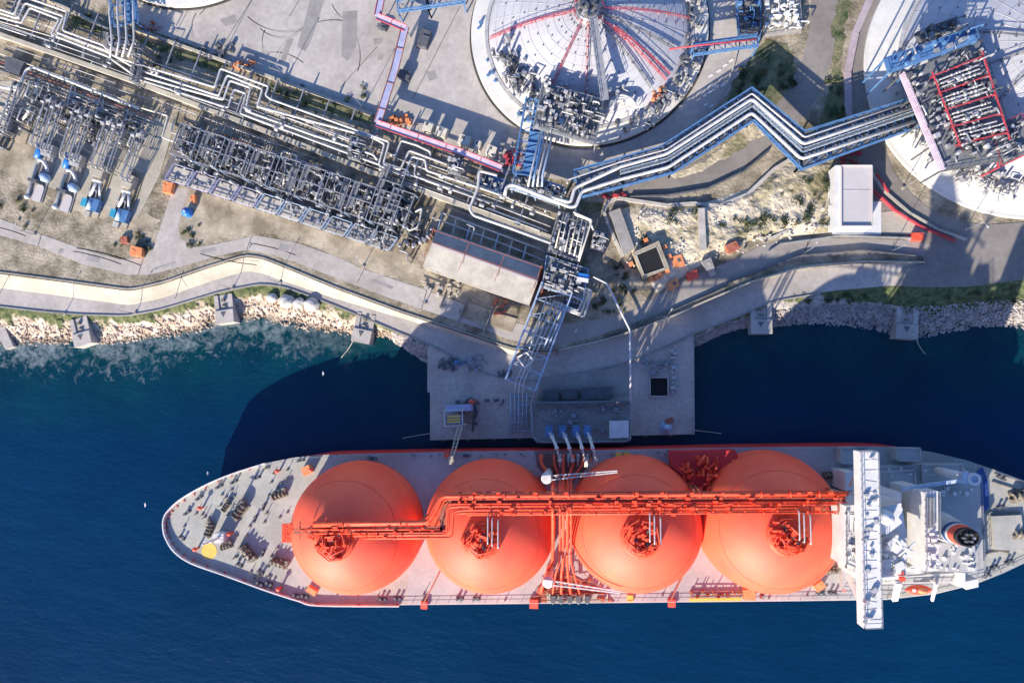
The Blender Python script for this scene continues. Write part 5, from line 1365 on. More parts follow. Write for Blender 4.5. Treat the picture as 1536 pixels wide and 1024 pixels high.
beamwall([(1090,425),(1200,384),(1290,376),(1382,386)],.35,1.3,'guard_rail','dark guard rail on top of the curved retaining wall','dark_steel','railing')
beamwall([(910,505),(1000,470),(1090,430)],.3,1.2,'guard_rail','dark guard rail at the shaded bend of the upper road','dark_steel','railing')
b = MB(); b.prism(PL([(1047,312),(1057,312),(1060,374),(1050,376)],ZG+2.6),ZG,ZG+2.6); tag(b.build('stair_ramp','kerb'),'narrow concrete stair ramp down the rocky slope','ramp')
b = MB(); b.prism(PL([(914,318),(930,312),(952,372),(936,382)],ZG+2.2),ZG,ZG+2.2); tag(b.build('culvert_cover','concrete_dark'),'long grey culvert cover leading down to the orange pit','culvert')
# brownish sunken strip south of the trench wall
sheet([(318,178),(560,270),(700,322),(828,370),(815,395),(690,345),(560,298),(430,246),(300,196)],ZG+.14,'trench_floor','dirt')
# pipes south of the wall
pipe([(-30,120),(0,130),(27,136),(40,104),(50,101),(208,163)],ZG+3.6,.5,W,'white pipe with a step at the left edge above the seawater pumps')
pipe([(205,160),(252,174),(243,206),(284,221),(292,198),(306,196),(420,238),(424,227),(446,234),(442,247),(575,297)],ZG+3,.3,Cr,'cream pipe with a U bend and an arch north of the dense pump block')
pipe([(262,178),(256,198),(278,206),(285,190)],ZG+3,.26,Gy,'small grey U bend inside the cream pipe bend')
pipe([(330,200),(425,236)],ZG+1.4,.2,'rust_red','thin rust red pipe in the brown trench')
pipe([(448,240),(578,290)],ZG+1.8,.22,'pink_tray','thin pinkish pipe along the brown trench')
for k,(x,y) in enumerate(((28,94),(16,60))): pipe([(x-30,y-14),(x+170,y+60)],ZG+1.2,.2,Gy if k else Cr,f'{"upper" if k else "lower"} low pipe on the tan bed beside the trench wall')
for k in range(4): pipe([(-20,86+k*6),(230,178+k*5)],ZG+.9,.16,['rust_red',Cr,Gy,Cr][k],f'{ORD[k]} low pipe from the north on the gravel bed below the trench wall')
pipe([(648,326),(740,360),(820,392)],ZG+3.4,.26,Gy,'grey pipe along the dark gap north of the sloped roof shed')
pipe([(660,318),(826,380)],ZG+1.5,.3,Gy,'low grey pipe at the foot of the trench wall by the shed')
for k in range(7): pipe([(664+k*21,318+k*8),(658+k*21,340+k*8),(654+k*21,352+k*8)],ZG+4,.2,Gy if k%2 else 'pale_blue_steel',f'{ORD[k]} short pipe from the west dropping to the shed roof',bend=.8)
pipe([(700,336),(712,341),(706,360)],ZG+4.4,.25,W,'short bent pipe west of the shed')
pipe([(623,318),(633,312),(628,340),(614,346),(608,338)],ZG+4.2,.3,W,'hooked white pipe between the dense pump block and the shed')
# portal frames across the rack
def portal_proto():
    t = thing('pipe_support','x','pipe support',(0,0,0))
    b = MB(); b.bar((-8.2,0,3.6),(8.2,0,3.6),.4,.5); b.build('beam','galvanised',t)
    for x in (-7.6,0,7.6): b = MB(); b.bar((x,0,3.4),(x,0,0),.4); b.build('column','galvanised',t)
    return t
pr = Spread(portal_proto())
perp = CA+math.pi/2
for k in range(21):
    x = 20+k*38; yb = interp([(0,54),(210,127),(384,193),(560,261),(704,314),(836,362)],x)
    p = P(x+12,yb-40,ZG); pr.put((p.x,p.y,ZG),perp,f'galvanised pipe support, {ORD[k]} from the west across the main rack','pipe supports across the main rack')
# platforms over the rack
platform('rack_platform','grey platform over the main rack under the top left blue bridge',[(158,50),(212,66),(208,84),(160,72)],ZG+6.5,ZG,'grating','galvanised',61,36)
platform('rack_platform','narrow dark crossover platform bridging the trench wall',[(203,86),(213,88),(206,124),(197,122)],ZG+6.2,ZG,'dark_steel','galvanised',62,8)
platform('rack_platform','grey valve platform on the rack west of the square loop',[(527,205),(544,210),(538,240),(522,236)],ZG+6,ZG,'dark_steel','galvanised',63,26)
platform('rack_platform','valve platform on the rack between the pink tray and the shed',[(675,236),(694,242),(690,262),(672,258)],ZG+6,ZG,'grating','galvanised',64,30)
platform('rack_platform','deep blue pit platform next to the thick crossing pipe',[(720,258),(760,272),(752,290),(718,280)],ZG+2,ZG,'blue_steel','blue_steel',65,26)
platform('rack_platform','pale platform full of valves where the rack meets the blue bridge',[(775,256),(848,282),(838,306),(766,282)],ZG+5.5,ZG,'grating','pale_blue_steel',66,70)
platform('rack_platform','grey valve deck between the trench wall end and the trestle',[(838,318),(884,336),(866,392),(822,376)],ZG+4.5,ZG,'grating','galvanised',67,80)
platform('rack_platform','pipe deck at the head of the lattice trestle',[(820,384),(882,404),(874,450),(814,430)],ZG+4.8,ZG,'grating','pale_blue_steel',68,80)
for k in range(6): pipe([(846+k*7,318+k*2),(833+k*7,372+k*3)],ZG+6.2,.24,(Cr,W,Gy)[k%3],f'{ORD[k]} pipe from the west crossing the valve deck to the trestle')
pipe([(860,318),(888,330),(878,362),(868,392)],ZG+6.8,.28,Cr,'cream pipe round the east corner of the valve deck')
pipe([(864,311),(862,322),(884,330),(890,345)],ZG+6.5,.28,W,'white pipe bending south at the end of the main rack')
t,_ = platform('pump_station','round pump station with grey machines beside the culvert cover',[(892,345),(910,352),(905,378),(886,372)],ZG+2,ZG,'concrete_dark','galvanised',69,44)
# --- dense pump block: nine framed bays in a row
Q = [(283,194),(612,306),(596,352),(268,243)]
sheet([(276,186),(618,304),(588,378),(240,268)],ZG+.16,'pump_block_slab','shaded_slab')  # slab colour darkened to hold the shade of the machinery above
def bay_proto(seed=0):
    rr = random.Random(300+seed); t = thing('steel_bay','x','steel frame',(0,0,0)); w, d, h = 7.6, 11.0, 6.6
    for x in (-w/2,w/2):
        for y in (-d/2,0,d/2): b = MB(); b.bar((x,y,0),(x,y,h),.35); b.build('column','pale_blue_steel',t)
    b = MB()
    for y in (-d/2,0,d/2): b.bar((-w/2,y,h),(w/2,y,h),.26,.4)
    for x in (-w/2,w/2): b.bar((x,-d/2,h),(x,d/2,h),.26,.4)
    b.build('top_beam','galvanised',t)
    b = MB(); b.box((-2.6,1.2,h-.4),(1.3,8.4,.15)); b.build('grating','grating',t)
    b = MB(); b.rail([(-3.3,-3,h-.3),(-3.3,5.4,h-.3)],1.1,.1,2); b.rail([(-1.9,5.4,h-.3),(-1.9,-3,h-.3)],1.1,.1,2); b.build('handrail','galvanised',t)
    for q in range(5):
        x,z,r = -1.3+q*1.1+rr.uniform(-.4,.4), rr.uniform(3,6.6), rr.uniform(.16,.38); y0,y1 = rr.uniform(-5.3,-1.5), rr.uniform(0,4.8)
        b = MB(); b.tube([(x,y0,.3),(x,y0,z),(x,y1,z),(x+rr.choice((0,0,.9,-.9)),y1,z),(x,y1+.3,.3)],r,8,.7); b.build('riser_pipe',rr.choice(('weathered_pipe','weathered_pipe','galvanised','insulation_grey','dark_steel')),t)
    for q in range(24):
        b = MB(); x,y = rr.uniform(-1.4,3.6),rr.uniform(-5,5); z=rr.uniform(2,6.8); s=rr.uniform(.35,.9); b.tube([(x,y,0),(x,y,z)],.1,6); b.box((x,y,z),(s,s*rr.uniform(.6,1.3),s*.8),rr.uniform(0,1),True); b.build('actuator',rr.choice(('insulation','weathered_pipe','dark_steel','weathered_pipe','galvanised')),t)
    return t
def gear_proto(seed, mats, name='process_module', n=15):
    rr = random.Random(seed); t = thing(name,'x','process equipment',(0,0,0))
    for q in range(n):
        b = MB(); x, y = rr.uniform(-3.4,3.4), rr.uniform(-5,5); s = rr.random(); m = rr.choice(mats)
        if s < .3:
            L = rr.uniform(2,5); h = rr.uniform(1,6.5); y2 = max(-5.2,min(5.2,y+rr.choice((-1,1))*L)); r = rr.uniform(.14,.34)
            b.tube([(x,y,0),(x,y,h),(x,y2,h),(x,y2,0)],r,7,.6); b.build('pipe_loop',m,t)
        elif s < .5:
            L = rr.uniform(1.5,4); h = rr.uniform(2,6.8); x2 = max(-3.6,min(3.6,x+rr.choice((-1,1))*L)); r = rr.uniform(.14,.3)
            b.tube([(x,y,0),(x,y,h),(x2,y,h),(x2,y,0)],r,7,.6); b.build('pipe_loop',m,t)
        elif s < .68:
            r = rr.uniform(.35,.8); h = rr.uniform(2,6); b.cyl((x,y,0),r,h,12); b.ball((x,y,h),r,10,(1,1,.6)); b.build('vessel',m,t)
        elif s < .88:
            h = rr.uniform(.8,6); b.tube([(x,y,0),(x,y,h)],.15,6); b.tube([(x,y-.6,h),(x,y+.6,h)],.42,9); b.lathe((x,y,h+.5),[(.5,0),(.55,.08),(.5,.16)],10,False); b.build('valve',m,t)
        else:
            b.box((x,y,0),(rr.uniform(.8,1.8),rr.uniform(.8,2),rr.uniform(1,4)),0,True); b.build('cabinet',m,t)
    return t
bays = [Spread(bay_proto(k)) for k in range(3)]; bay = bays[0]
gm = [Spread(gear_proto(100+k,('galvanised','weathered_pipe','insulation_grey','dark_steel','weathered_pipe','weathered_pipe'))) for k in range(5)]
for k in range(9):
    u = (k+.5)/9; x, y = lerp2(Q,u,.45); p = P(x,y,ZG)
    bays[k%3].put((p.x,p.y,ZG+.2),CA+.02+(math.pi if k in (4,6) else 0),f'blue grey steel frame bay, {ORD[k]} from the west in the dense pump block','steel bays of the dense pump block')
    for j,(du,dv,wh) in enumerate(((-.012,.30,'north side'),(.012,.72,'south side'))):
        x, y = lerp2(Q,u+du,dv); p = P(x,y,ZG)
        gm[(k*2+j)%5].put((p.x,p.y,ZG+.2),CA+(math.pi if (k+j)%3==0 else 0),f'grey pipe tangle on the {wh} of the {ORD[k]} bay from the west',f'process modules in the dense pump block')
# pale slabs in a blue railed walkway along the south of the block
for k in range(10):
    u0, u1 = k/10+.006, (k+1)/10-.006; q = [lerp2([(262,246),(600,358),(586,378),(248,270)],u,v) for u,v in ((u0,.12),(u1,.12),(u1,.92),(u0,.92))]
    t = thing('pump_cover',f'pale square pump cover in a blue rail frame, {ORD[k]} from the west','cover',sum(PL(q,ZG),Vector())/4,'pump covers along the dense pump block')
    b = MB(); b.prism(PL(q,ZG+1.6),ZG+.2,ZG+1.6); b.build('slab','kerb' if k<6 else 'concrete_dark',t)
    b = MB(); b.rail(PL([lerp2([(262,246),(600,358),(586,378),(248,270)],u,v) for u,v in ((u0,.02),(u1,.02),(u1,.98),(u0,.98),(u0,.02))],ZG+1.8),1.2,.22,2.5); b.build('rail_frame','lilac_tray' if k<4 else 'pale_blue_steel',t)
    rr = random.Random(k); 
    for s in range(5 if k<5 else 12): 
        b = MB(); x,y = lerp2(q,rr.uniform(.1,.9),rr.uniform(.1,.9)); b.box(P(x,y,ZG+1.6),(rr.uniform(.3,1.3),rr.uniform(.3,1.1),rr.uniform(.2,1.2)),CA,True); b.build('fitting','galvanised' if s%2 else 'insulation_grey',t)
gm2 = [Spread(gear_proto(200+k,('galvanised','weathered_pipe','dark_steel','weathered_pipe','insulation_grey'))) for k in range(3)]
for k,(x,y,a,l) in enumerate(((572,352,CA,'round knot of grey pipes at the southeast end of the dense pump block'),(622,372,CA,'knot of pale pipes on the tan ground west of the shed'),(628,350,CA+1.5,'pipe knot northwest of the shed gable'),(602,330,CA,'grey pipe tangle in the deep shade beside the hooked pipe'),(590,296,CA,'grey pipe tangle at the northeast corner of the dense pump block'))):
    p = P(x,y,ZG); gm2[k%3].put((p.x,p.y,ZG+.1),a,l,'pipe knots round the dense pump block')
for k,(x,y,l) in enumerate(((594,282,'open blue steel frame between the trench wall and the pump block'),(606,318,'open blue steel frame at the east end of the pump block'))):
    p = P(x,y,ZG); bay.put((p.x,p.y,ZG+.1),CA,l,'steel bays of the dense pump block')
# --- seawater pump yard on the left
sheet([(-40,110),(0,122),(60,120),(210,168),(262,186),(240,262),(205,330),(120,302),(40,265),(60,222),(0,200),(-40,190)],ZG+.15,'pump_yard_slab','cream_concrete')
sheet([(60,128),(216,176),(206,198),(52,146)],ZG+.18,'pump_trench','concrete_dark')
def lattice_proto():
    t = thing('discharge_rack','x','pipe rack',(0,0,0)); b = MB(); w, L, h = 3.4, 17.0, 6.0
    for x in (-w/2,w/2):
        b.bar((x,-L/2,h),(x,L/2,h),.25,.3)
        for q in range(5): y=-L/2+L*q/4; b.bar((x,y,0),(x,y,h),.28)
    for q in range(5): y=-L/2+L*q/4; b.bar((-w/2,y,h),(w/2,y,h),.22)
    b.build('frame','galvanised',t)
    for x,r,m in ((-1.0,.2,'weathered_pipe'),(.9,.24,'galvanised')):
        b = MB(); b.tube([(x,-L/2-1,1),(x,-L/2-1,h+.4),(x,L/2+.6,h+.4),(x,L/2+.6,1)],r,8,.8); b.build('pipe',m,t)
    rr = random.Random(77)
    for q in range(9): b = MB(); y=rr.uniform(-L/2,L/2); b.box((rr.uniform(-1.4,1.4),y,h+.3),(rr.uniform(.4,1.2),rr.uniform(.4,1.4),rr.uniform(.5,1.2)),0,True); b.build('valve',rr.choice(('galvanised','dark_steel','insulation')),t)
    return t
lat = Spread(lattice_proto())
for k,(x,y) in enumerate(((36,170),(84,190),(98,198),(126,206),(140,212),(172,222),(188,226),(216,240))):
    p = P(x,y,ZG); lat.put((p.x,p.y,ZG+.2),-.30,f'grey discharge pipe rack, {ORD[k]} from the west in the seawater pump yard','discharge racks of the pump yard')
for k,(x,y) in enumerate(((72,150),(110,165),(150,180),(190,192),(20,170),(12,205),(60,186),(112,188),(152,200),(200,212))):
    p = P(x,y,ZG); gm2[k%3].put((p.x,p.y,ZG+.2),CA+(0 if k%2 else math.pi),f'cluster of grey pipework, {ORD[k]} of the scattered clusters in the pump yard' if False else ['pipe cluster under the first drop pipe west of the rack end','pipe cluster under the second drop pipe','pipe cluster under the third drop pipe','pipe cluster below the end of the stepped white pipe','pipe cluster at the far left under the white step','pipe cluster beside the tan slab at the left edge','pipe cluster north of the first blue motor','pipe cluster north of the second blue motor','pipe cluster north of the western white pump','pipe cluster north of the eastern white pump'][k],'pipe clusters of the pump yard')
for k,(x,y) in enumerate(((108,128),(150,147),(192,164))): pipe([(x,y),(x-8,y+32),(x+28,y+45)],ZG+3.4,.24,W,f'white drop pipe, {ORD[k]} from the west below the stepped white pipe',bend=.6,group='drop pipes of the stepped white pipe')
for k,(x,y) in enumerate(((113,130),(155,149),(197,166))): pipe([(x,y),(x-2,y+14),(x+8,y+17)],ZG+3.5,.2,Gy,f'short hooked grey pipe beside the {ORD[k]} white drop pipe',bend=.5,group='hooked pipes of the stepped white pipe')
pipe([(60,118),(48,160),(35,180)],ZG+2.2,.7,Gy,'thick grey duct slanting into the pump yard')
def pump_a():
    t = thing('seawater_pump','x','pump',(0,0,0))
    b = MB(); b.box((0,0,0),(7,22,.35),0,True); b.build('base_slab','concrete_dark',t)
    b = MB(); b.tube([(-2.4,4,1.5),(-2.4,9.5,1.5)],1.15,14); b.box((-2.4,6.8,.3),(2.1,5.2,1.2),0,True); b.build('motor','blue_motor',t)
    b = MB(); b.box((1.4,7.6,.3),(4.0,4.2,2.6),0,True); b.build('housing','insulation_grey',t)
    b = MB(); b.tube([(-1.2,3.4,1.8),(1,3.6,2.4),(2.6,2.2,2.2),(2.8,.4,1.2)],.55,10,1.2); b.build('volute','white_paint',t)
    b = MB(); b.cyl((3.0,-2.0,.3),1.5,2.4,16); b.ball((3,-2,2.7),1.5,14,(1,1,.5)); b.build('filter_drum','pale_blue_steel',t)
    b = MB(); b.tube([(-2.0,2,1),(-2.0,-9,1),(-2.0,-10,1)],.42,10); b.build('suction_pipe','insulation',t)
    b = MB(); b.ball((-2.1,-10.2,1),.9,12); b.build('end_cap','white_paint',t)
    b = MB(); b.box((1.4,-8.4,.3),(3.4,4.6,.5),0,True); b.cyl((1.4,-6.2,.3),1.7,.5,16); b.build('pit_lid','kiosk_roof',t)
    b = MB(); b.bar((-.6,-4.5,1.6),(-.6,3,1.6),.3); b.bar((.8,-4.5,2.6),(.8,2,2.6),.3); b.box((.6,-4.2,.3),(3.8,1.2,3.6),0,True); b.build('screen_frame','dark_steel',t)
    return t
def pump_b():
    t = thing('seawater_pump','x','pump',(0,0,0))
    b = MB(); b.box((0,0,0),(6.4,20,.35),0,True); b.build('base_slab','sand',t)
    b = MB(); b.box((0,6,.3),(4.2,4.6,3.0),0,True); b.build('housing','cream_concrete',t)
    b = MB(); b.tube([(-1.2,2.4,2.4),(2.2,2.6,2.4)],.55,10); b.tube([(.4,2.6,2.4),(-1.4,-3.4,1.2)],.5,10); b.tube([(1.4,2.4,2.4),(2.4,-4,.8)],.4,10); b.build('yoke_pipe','white_paint',t)
    b = MB(); b.box((-2.3,-6,.3),(1.9,2.9,1.8),0,True); b.build('motor','teal_paint',t)
    b = MB(); b.tube([(-.3,-8.2,1.4),(-.3,-3.8,1.4)],.8,12); b.build('coupling_guard','pale_blue_steel',t)
    b = MB(); b.box((2.3,-6,.3),(2.4,4.4,2.0),0,True); b.build('control_cabinet','blue_steel',t)
    b = MB(); b.box((-.6,-9.6,.3),(2.2,1.9,.8),0,True); b.build('plinth','kerb',t)
    for q in range(4): b = MB(); b.tube([(-2.2+q*1.3,-3.6,1),(-2.2+q*1.3,1.6,1.2)],.22,7); b.box((-2.2+q*1.3,-1,1.2),(.8,.7,.8)); b.build('valve_line','galvanised',t)
    return t
pa, pb = Spread(pump_a()), Spread(pump_b())
for k,(x,y) in enumerate(((65,258),(107,273))): p=P(x,y,ZG); pa.put((p.x,p.y,ZG+.2),-.28,['seawater pump with long bright blue motor, at the far left of the yard','seawater pump with long bright blue motor, right of its twin'][k],'seawater pumps with blue motors')
for k,(x,y) in enumerate(((149,284),(192,300))): p=P(x,y,ZG); pb.put((p.x,p.y,ZG+.2),-.30,['seawater pump with cream housing and white yoke pipe, the western one','seawater pump with cream housing and white yoke pipe, nearest the spur road'][k],'seawater pumps with cream housings')
b = MB(); b.prism(PL([(26,172),(50,180),(38,215),(6,205)],ZG+.6),ZG,ZG+.6); tag(b.build('concrete_slab','sand'),'bare tan slab at the west end of the pump yard','slab')
b = MB(); b.prism(PL([(8,84),(36,94),(28,112),(6,104)],ZG+2.4),ZG,ZG+2.4); tag(b.build('pump_shelter','dark_steel'),'dark grey flat box beside the stepped white pipe','shelter')
# --- shed with sloping roof
zr, ze = ZG+8.2, ZG+5.6
A0,A1,R0,R1_,B0,B1 = P(654,344,ze),P(812,399,ze),P(648,366,zr),P(806,423,zr),P(634,400,ze),P(794,457,ze)
t = thing('shed','long shed with pale sloped sheet metal roof and rust red gable','shed',(P(722,400,ZG).x,P(722,400,ZG).y,ZG))
th = Vector((0,0,.16))
for (a,b_,c,d,nm) in ((A0,A1,R1_,R0,'north'),(R0,R1_,B1,B0,'south')):
    b = MB(); b.v += [tuple(q+th) for q in (a,b_,c,d)]+[tuple(q) for q in (a,b_,c,d)]
    for f in ((3,2,1,0),(4,5,6,7),(0,1,5,4),(1,2,6,5),(2,3,7,6),(3,0,4,7)): b.face(list(f))
    for q in range(27):                                   # standing seams of the sheets
        u=q/26; b.bar(a.lerp(b_,u)+th, d.lerp(c,u)+th, .07,.09)
    b.build('roof_slope','shed_roof',t)
b = MB(); b.bar(R0+th*2,R1_+th*2,.7,.2); b.build('ridge_cap','kiosk_roof',t)
b = MB(); dn = lambda v: Vector((v.x,v.y,ZG))
b.v += [tuple(q-Vector((0,0,.05))) for q in (A1,R1_,B1)]+[tuple(dn(q)) for q in (B1,A1)]; b.face([0,1,2,3,4]); n0=len(b.v)
b.v += [tuple(q-Vector((0,0,.05))) for q in (A0,R0,B0)]+[tuple(dn(q)) for q in (B0,A0)]; b.face([n0+i for i in range(5)]); b.build('gable_wall','rust_red',t)
b = MB(); b.bar((B0+dn(B0))/2,(B1+dn(B1))/2,.2,ze-ZG-.2); b.bar((A0+dn(A0))/2,(A1+dn(A1))/2,.2,ze-ZG-.2); b.build('side_wall','concrete_dark',t)
t = thing('gantry_rail','rust red gantry rails standing over the north slope of the shed','gantry',(P(720,385,ZG).x,P(720,385,ZG).y,ZG)); b = MB()
for a,c in (((650,345),(812,401)),((645,362),(806,419))): b.bar(P(*a,zr+.9),P(*c,zr+.9),.18,.2)
b.build('rail_beam','rust_red',t); b = MB()
for u in (.0,.33,.66,1.0): b.bar(P(650+u*162,345+u*56,zr+.9),P(636+u*160,385+u*56,zr+.5),.16,.2)
for u in (0,1): p=P(650+u*162,343+u*56,zr+.9); b.bar(p,(p.x,p.y,ZG),.35)
b.build('cross_frame','rust_red',t)
odds('scrap_pile','narrow rust red stack of steel along the shed gable','scrap',806,408,816,450,ZG,26,'rust_red',91)
for k,(q,l) in enumerate((([(700,452),(738,466),(728,490),(690,474)],'pale concrete slab south of the shed, western'),([(742,468),(776,478),(768,498),(734,488)],'pale concrete slab south of the shed, beside the trestle'),([(640,416),(690,434),(686,442),(636,424)],'long low concrete plinth below the shed eaves'))):
    b = MB(); b.prism(PL(q,ZG+.4),ZG,ZG+.4); tag(b.build('concrete_slab','sand'),l,'slab')
for a,e,l in (((700,452),(686,486),'short dark wall across the slabs south of the shed'),((738,466),(726,498),'short wall between two slabs south of the shed'),((668,440),(660,462),'short dark wall at the west end of the slabs')):
    beamwall([a,e],.4,1.3,'low_wall',l,'concrete_dark')
odds('tank_fittings','rusty pipe fittings on the slabs south of the shed','fittings',740,446,760,476,ZG+.4,16,'rust_red',120)
odds('tank_fittings','pale fittings by the kerb southwest of the shed','fittings',640,420,700,446,ZG+.4,18,'kerb',121)
# --- white flat roofed building
WB=[(1253,248),(1308,248),(1308,341),(1253,341)]
t = thing('control_building','white building with flat grey roof and parapet beside the junction','building',(P(1282,300,ZG).x,P(1282,300,ZG).y,ZG)); zt=ZG+6.5
b = MB(); b.prism(PL(WB,zt),ZG,zt); b.build('wall','white_paint',t)
b = MB(); b.prism(PL([(1262,250),(1306,250),(1306,338),(1262,338)],zt+.05),zt,zt+.06); b.build('roof','kiosk_roof',t)
b = MB(); pp=PL([(1261,249),(1307,249),(1307,339.5),(1261,339.5),(1261,249)],zt)
for a,c in zip(pp,pp[1:]): b.bar(a+Vector((0,0,.35)),c+Vector((0,0,.35)),.3,.7)
b.build('parapet','kiosk_roof',t); b = MB(); b.bar(P(1262,285,zt+.1),P(1306,285,zt+.1),.15,.1); b.build('roof_joint','insulation_grey',t)
b = MB(); b.prism(PL([(1250,341),(1322,341),(1322,304),(1309,304),(1309,349),(1250,349)],ZG+.5) if False else PL([(1248,336),(1322,336),(1322,352),(1248,352)],ZG+.3),ZG,ZG+.3); b.prism(PL([(1310,302),(1322,302),(1322,336),(1310,336)],ZG+.28),ZG,ZG+.28); tag(b.build('forecourt','white_paint'),'white paved forecourt wrapped round the flat roofed building','pavement')
b = MB(); b.prism(PL([(1322,318),(1355,316),(1392,352),(1322,350)],ZG+.16),ZG,ZG+.16); tag(b.build('paved_triangle','cream_concrete'),'pale paved triangle between the white building and red rail','pavement')
# --- square orange pit and the boxes round it
t = thing('valve_pit','square concrete pit with black opening and small orange blocks round it','pit',P(976,391,ZG)); zt=ZG+3.4
O=[(949,379),(988,361),(1004,402),(965,418)]; I=[(954,382),(985,369),(998,402),(966,413)]
b = MB()
for i in range(4):
    j=(i+1)%4; b.prism(PL([O[i],O[j],I[j],I[i]],zt),ZG,zt)
b.build('rim','sand',t); b = MB()
for i in range(4):
    j=(i+1)%4; a,c=P(*I[i],zt+.02),P(*I[j],zt+.02); b.bar(a,c,.45,.12)
b.build('coping','cream_concrete',t); b = MB(); b.sheet(PL(I,zt-.2),zt-.2); b.build('opening','hole_black',t)
rr=random.Random(4); b=MB()
for x,y in ((968,362),(946,397),(996,372),(1003,386),(990,414),(1000,408),(976,420),(984,418)): b.box(P(x,y,ZG+.3),(1.3,1.3,2.2),.4,True)
b.build_each('stain_block','orange_box',t)
def crate(px,z0,h,name,label,cat,m,m2='dark_steel'):
    c=sum(PL(px,z0),Vector())/len(px); t=thing(name,label,cat,(c.x,c.y,z0)); b=MB(); b.prism(PL(px,z0+h),z0,z0+h); b.build('housing',m,t); b=MB(); b.prism([q.lerp(c,.72) for q in PL(px,z0+h)],z0+h,z0+h+.12); b.build('hatch',m2,t); return t
crate([(1008,385),(1022,381),(1028,398),(1012,402)],ZG,1.8,'pit_box','orange box with dark hatch east of the square pit','box','orange_box')
crate([(1002,424),(1016,415),(1020,428),(1005,436)],ZG,1.8,'pit_box','orange box with dark hatch southeast of the square pit','box','orange_box')
crate([(1030,410),(1045,404),(1049,415),(1033,421)],ZG,2.0,'red_box','bright red box with dark awning near the upper road','box','bright_red','bright_red')
crate([(1088,368),(1104,361),(1111,372),(1094,380)],ZG,2.6,'pump_house','pinkish red flat roofed pump house cut into the slope','hut','rust_red','rust_red')
crate([(1370,349),(1386,349),(1386,360),(1370,360)],ZG,2.0,'red_box','bright red box by the kerb near the junction','box','bright_red','bright_red')
crate([(1052,392),(1066,386),(1072,402),(1060,406)],ZG,2.2,'concrete_hut','grey concrete hut with pale end beside the upper road','hut','concrete_dark','concrete')
crate([(1062,406),(1070,402),(1074,411),(1066,416)],ZG,1.0,'concrete_block','pale block in front of the grey hut','block','cream_concrete','cream_concrete')
crate([(245,272),(259,274),(256,290),(243,288)],ZG,2.0,'orange_container','orange container at the top of the spur road','box','orange_box','orange_box')
crate([(196,368),(213,372),(212,385),(194,382)],ZG,2.0,'orange_container','orange container in the bushes where the spur road meets','box','orange_box','orange_box')
crate([(180,355),(190,354),(191,364),(181,365)],ZG,1.2,'rust_drum','small rusty box among shrubs south of the pumps','box','rust_red','rust_red')
t=thing('blue_tank','small round blue tank east of the spur road','tank',P(284,320,ZG)); b=MB(); c=P(284,320,ZG); b.lathe(c,[(1.6,0),(1.6,2.2),(1.2,2.8),(.01,3.0)],18); b.build('shell','blue_motor',t); b=MB(); b.cyl((c.x,c.y,c.z+2.9),.4,.5,8); b.build('hatch','insulation',t)
crate([(286,292),(292,292),(292,304),(286,304)],ZG,1.6,'orange_container','tiny orange box above the round blue tank','box','orange_box','orange_box')
for px,l in (([(638,180),(651,184),(646,198),(633,194)],'western cream cabinet beside the pink tray'),([(656,187),(672,192),(667,207),(652,202)],'widest cream cabinet beside the pink tray'),([(690,200),(706,205),(702,219),(686,214)],'cream cabinet in the middle of the row by the pink tray'),([(732,216),(746,221),(742,234),(728,229)],'easternmost cream cabinet beside the pink tray'),([(714,209),(722,212),(719,225),(711,222)],'narrow cream cabinet between two wider ones')):
    crate(px,ZG,2.4,'cream_cabinet',l,'cabinet','insulation_cream')
odds('valve_station','rusty orange valve station at the west end of the pink tray','valves',578,174,620,188,ZG,28,'orange_box',92)
odds('valve_station','red valve station northeast of the pink tray end','valves',757,228,784,248,ZG,26,'red_steel',93)
odds('valve_station','grey valve station under the short blue bridge','valves',742,216,795,262,ZG,50,'galvanised',94)
odds('valve_station','red pipe valves beside the end of the blue zigzag bridge','valves',905,290,936,300,ZG,18,'red_steel',95)
odds('valve_station','dark valve station along the yard wall, west of the lilac tray','valves',300,68,350,90,ZG,22,'dark_steel',96)
odds('valve_station','orange valve row on the yard wall','valves',352,94,386,104,ZG,14,'orange_box',97)
odds('valve_station','red brown box row below the blue top left bridge','valves',214,36,240,48,ZG,14,'rust_red',98)
odds('machine_yard','white machines and pale boxes on the small platform at the top','machinery',1148,2,1196,44,ZG+2,46,'white_paint',101)
t,_=platform('machine_platform','cream platform with white machines at the top between ring roads',[(1146,-10),(1198,-10),(1202,46),(1146,54)],ZG+2,ZG,'cream_concrete','galvanised',102,20,mats=('white_paint','insulation'))
t,_=platform('machine_platform','dark platform with blue machines north of the short red edged bridge',[(1104,-10),(1140,-10),(1140,56),(1108,54)],ZG+3,ZG,'dark_steel','blue_steel',103,40,mats=('dark_steel','blue_steel'))
odds('valve_station','red and grey valve gear under the zigzag bridge by the kerb','valves',1262,226,1292,250,ZG,22,'red_steel',104)
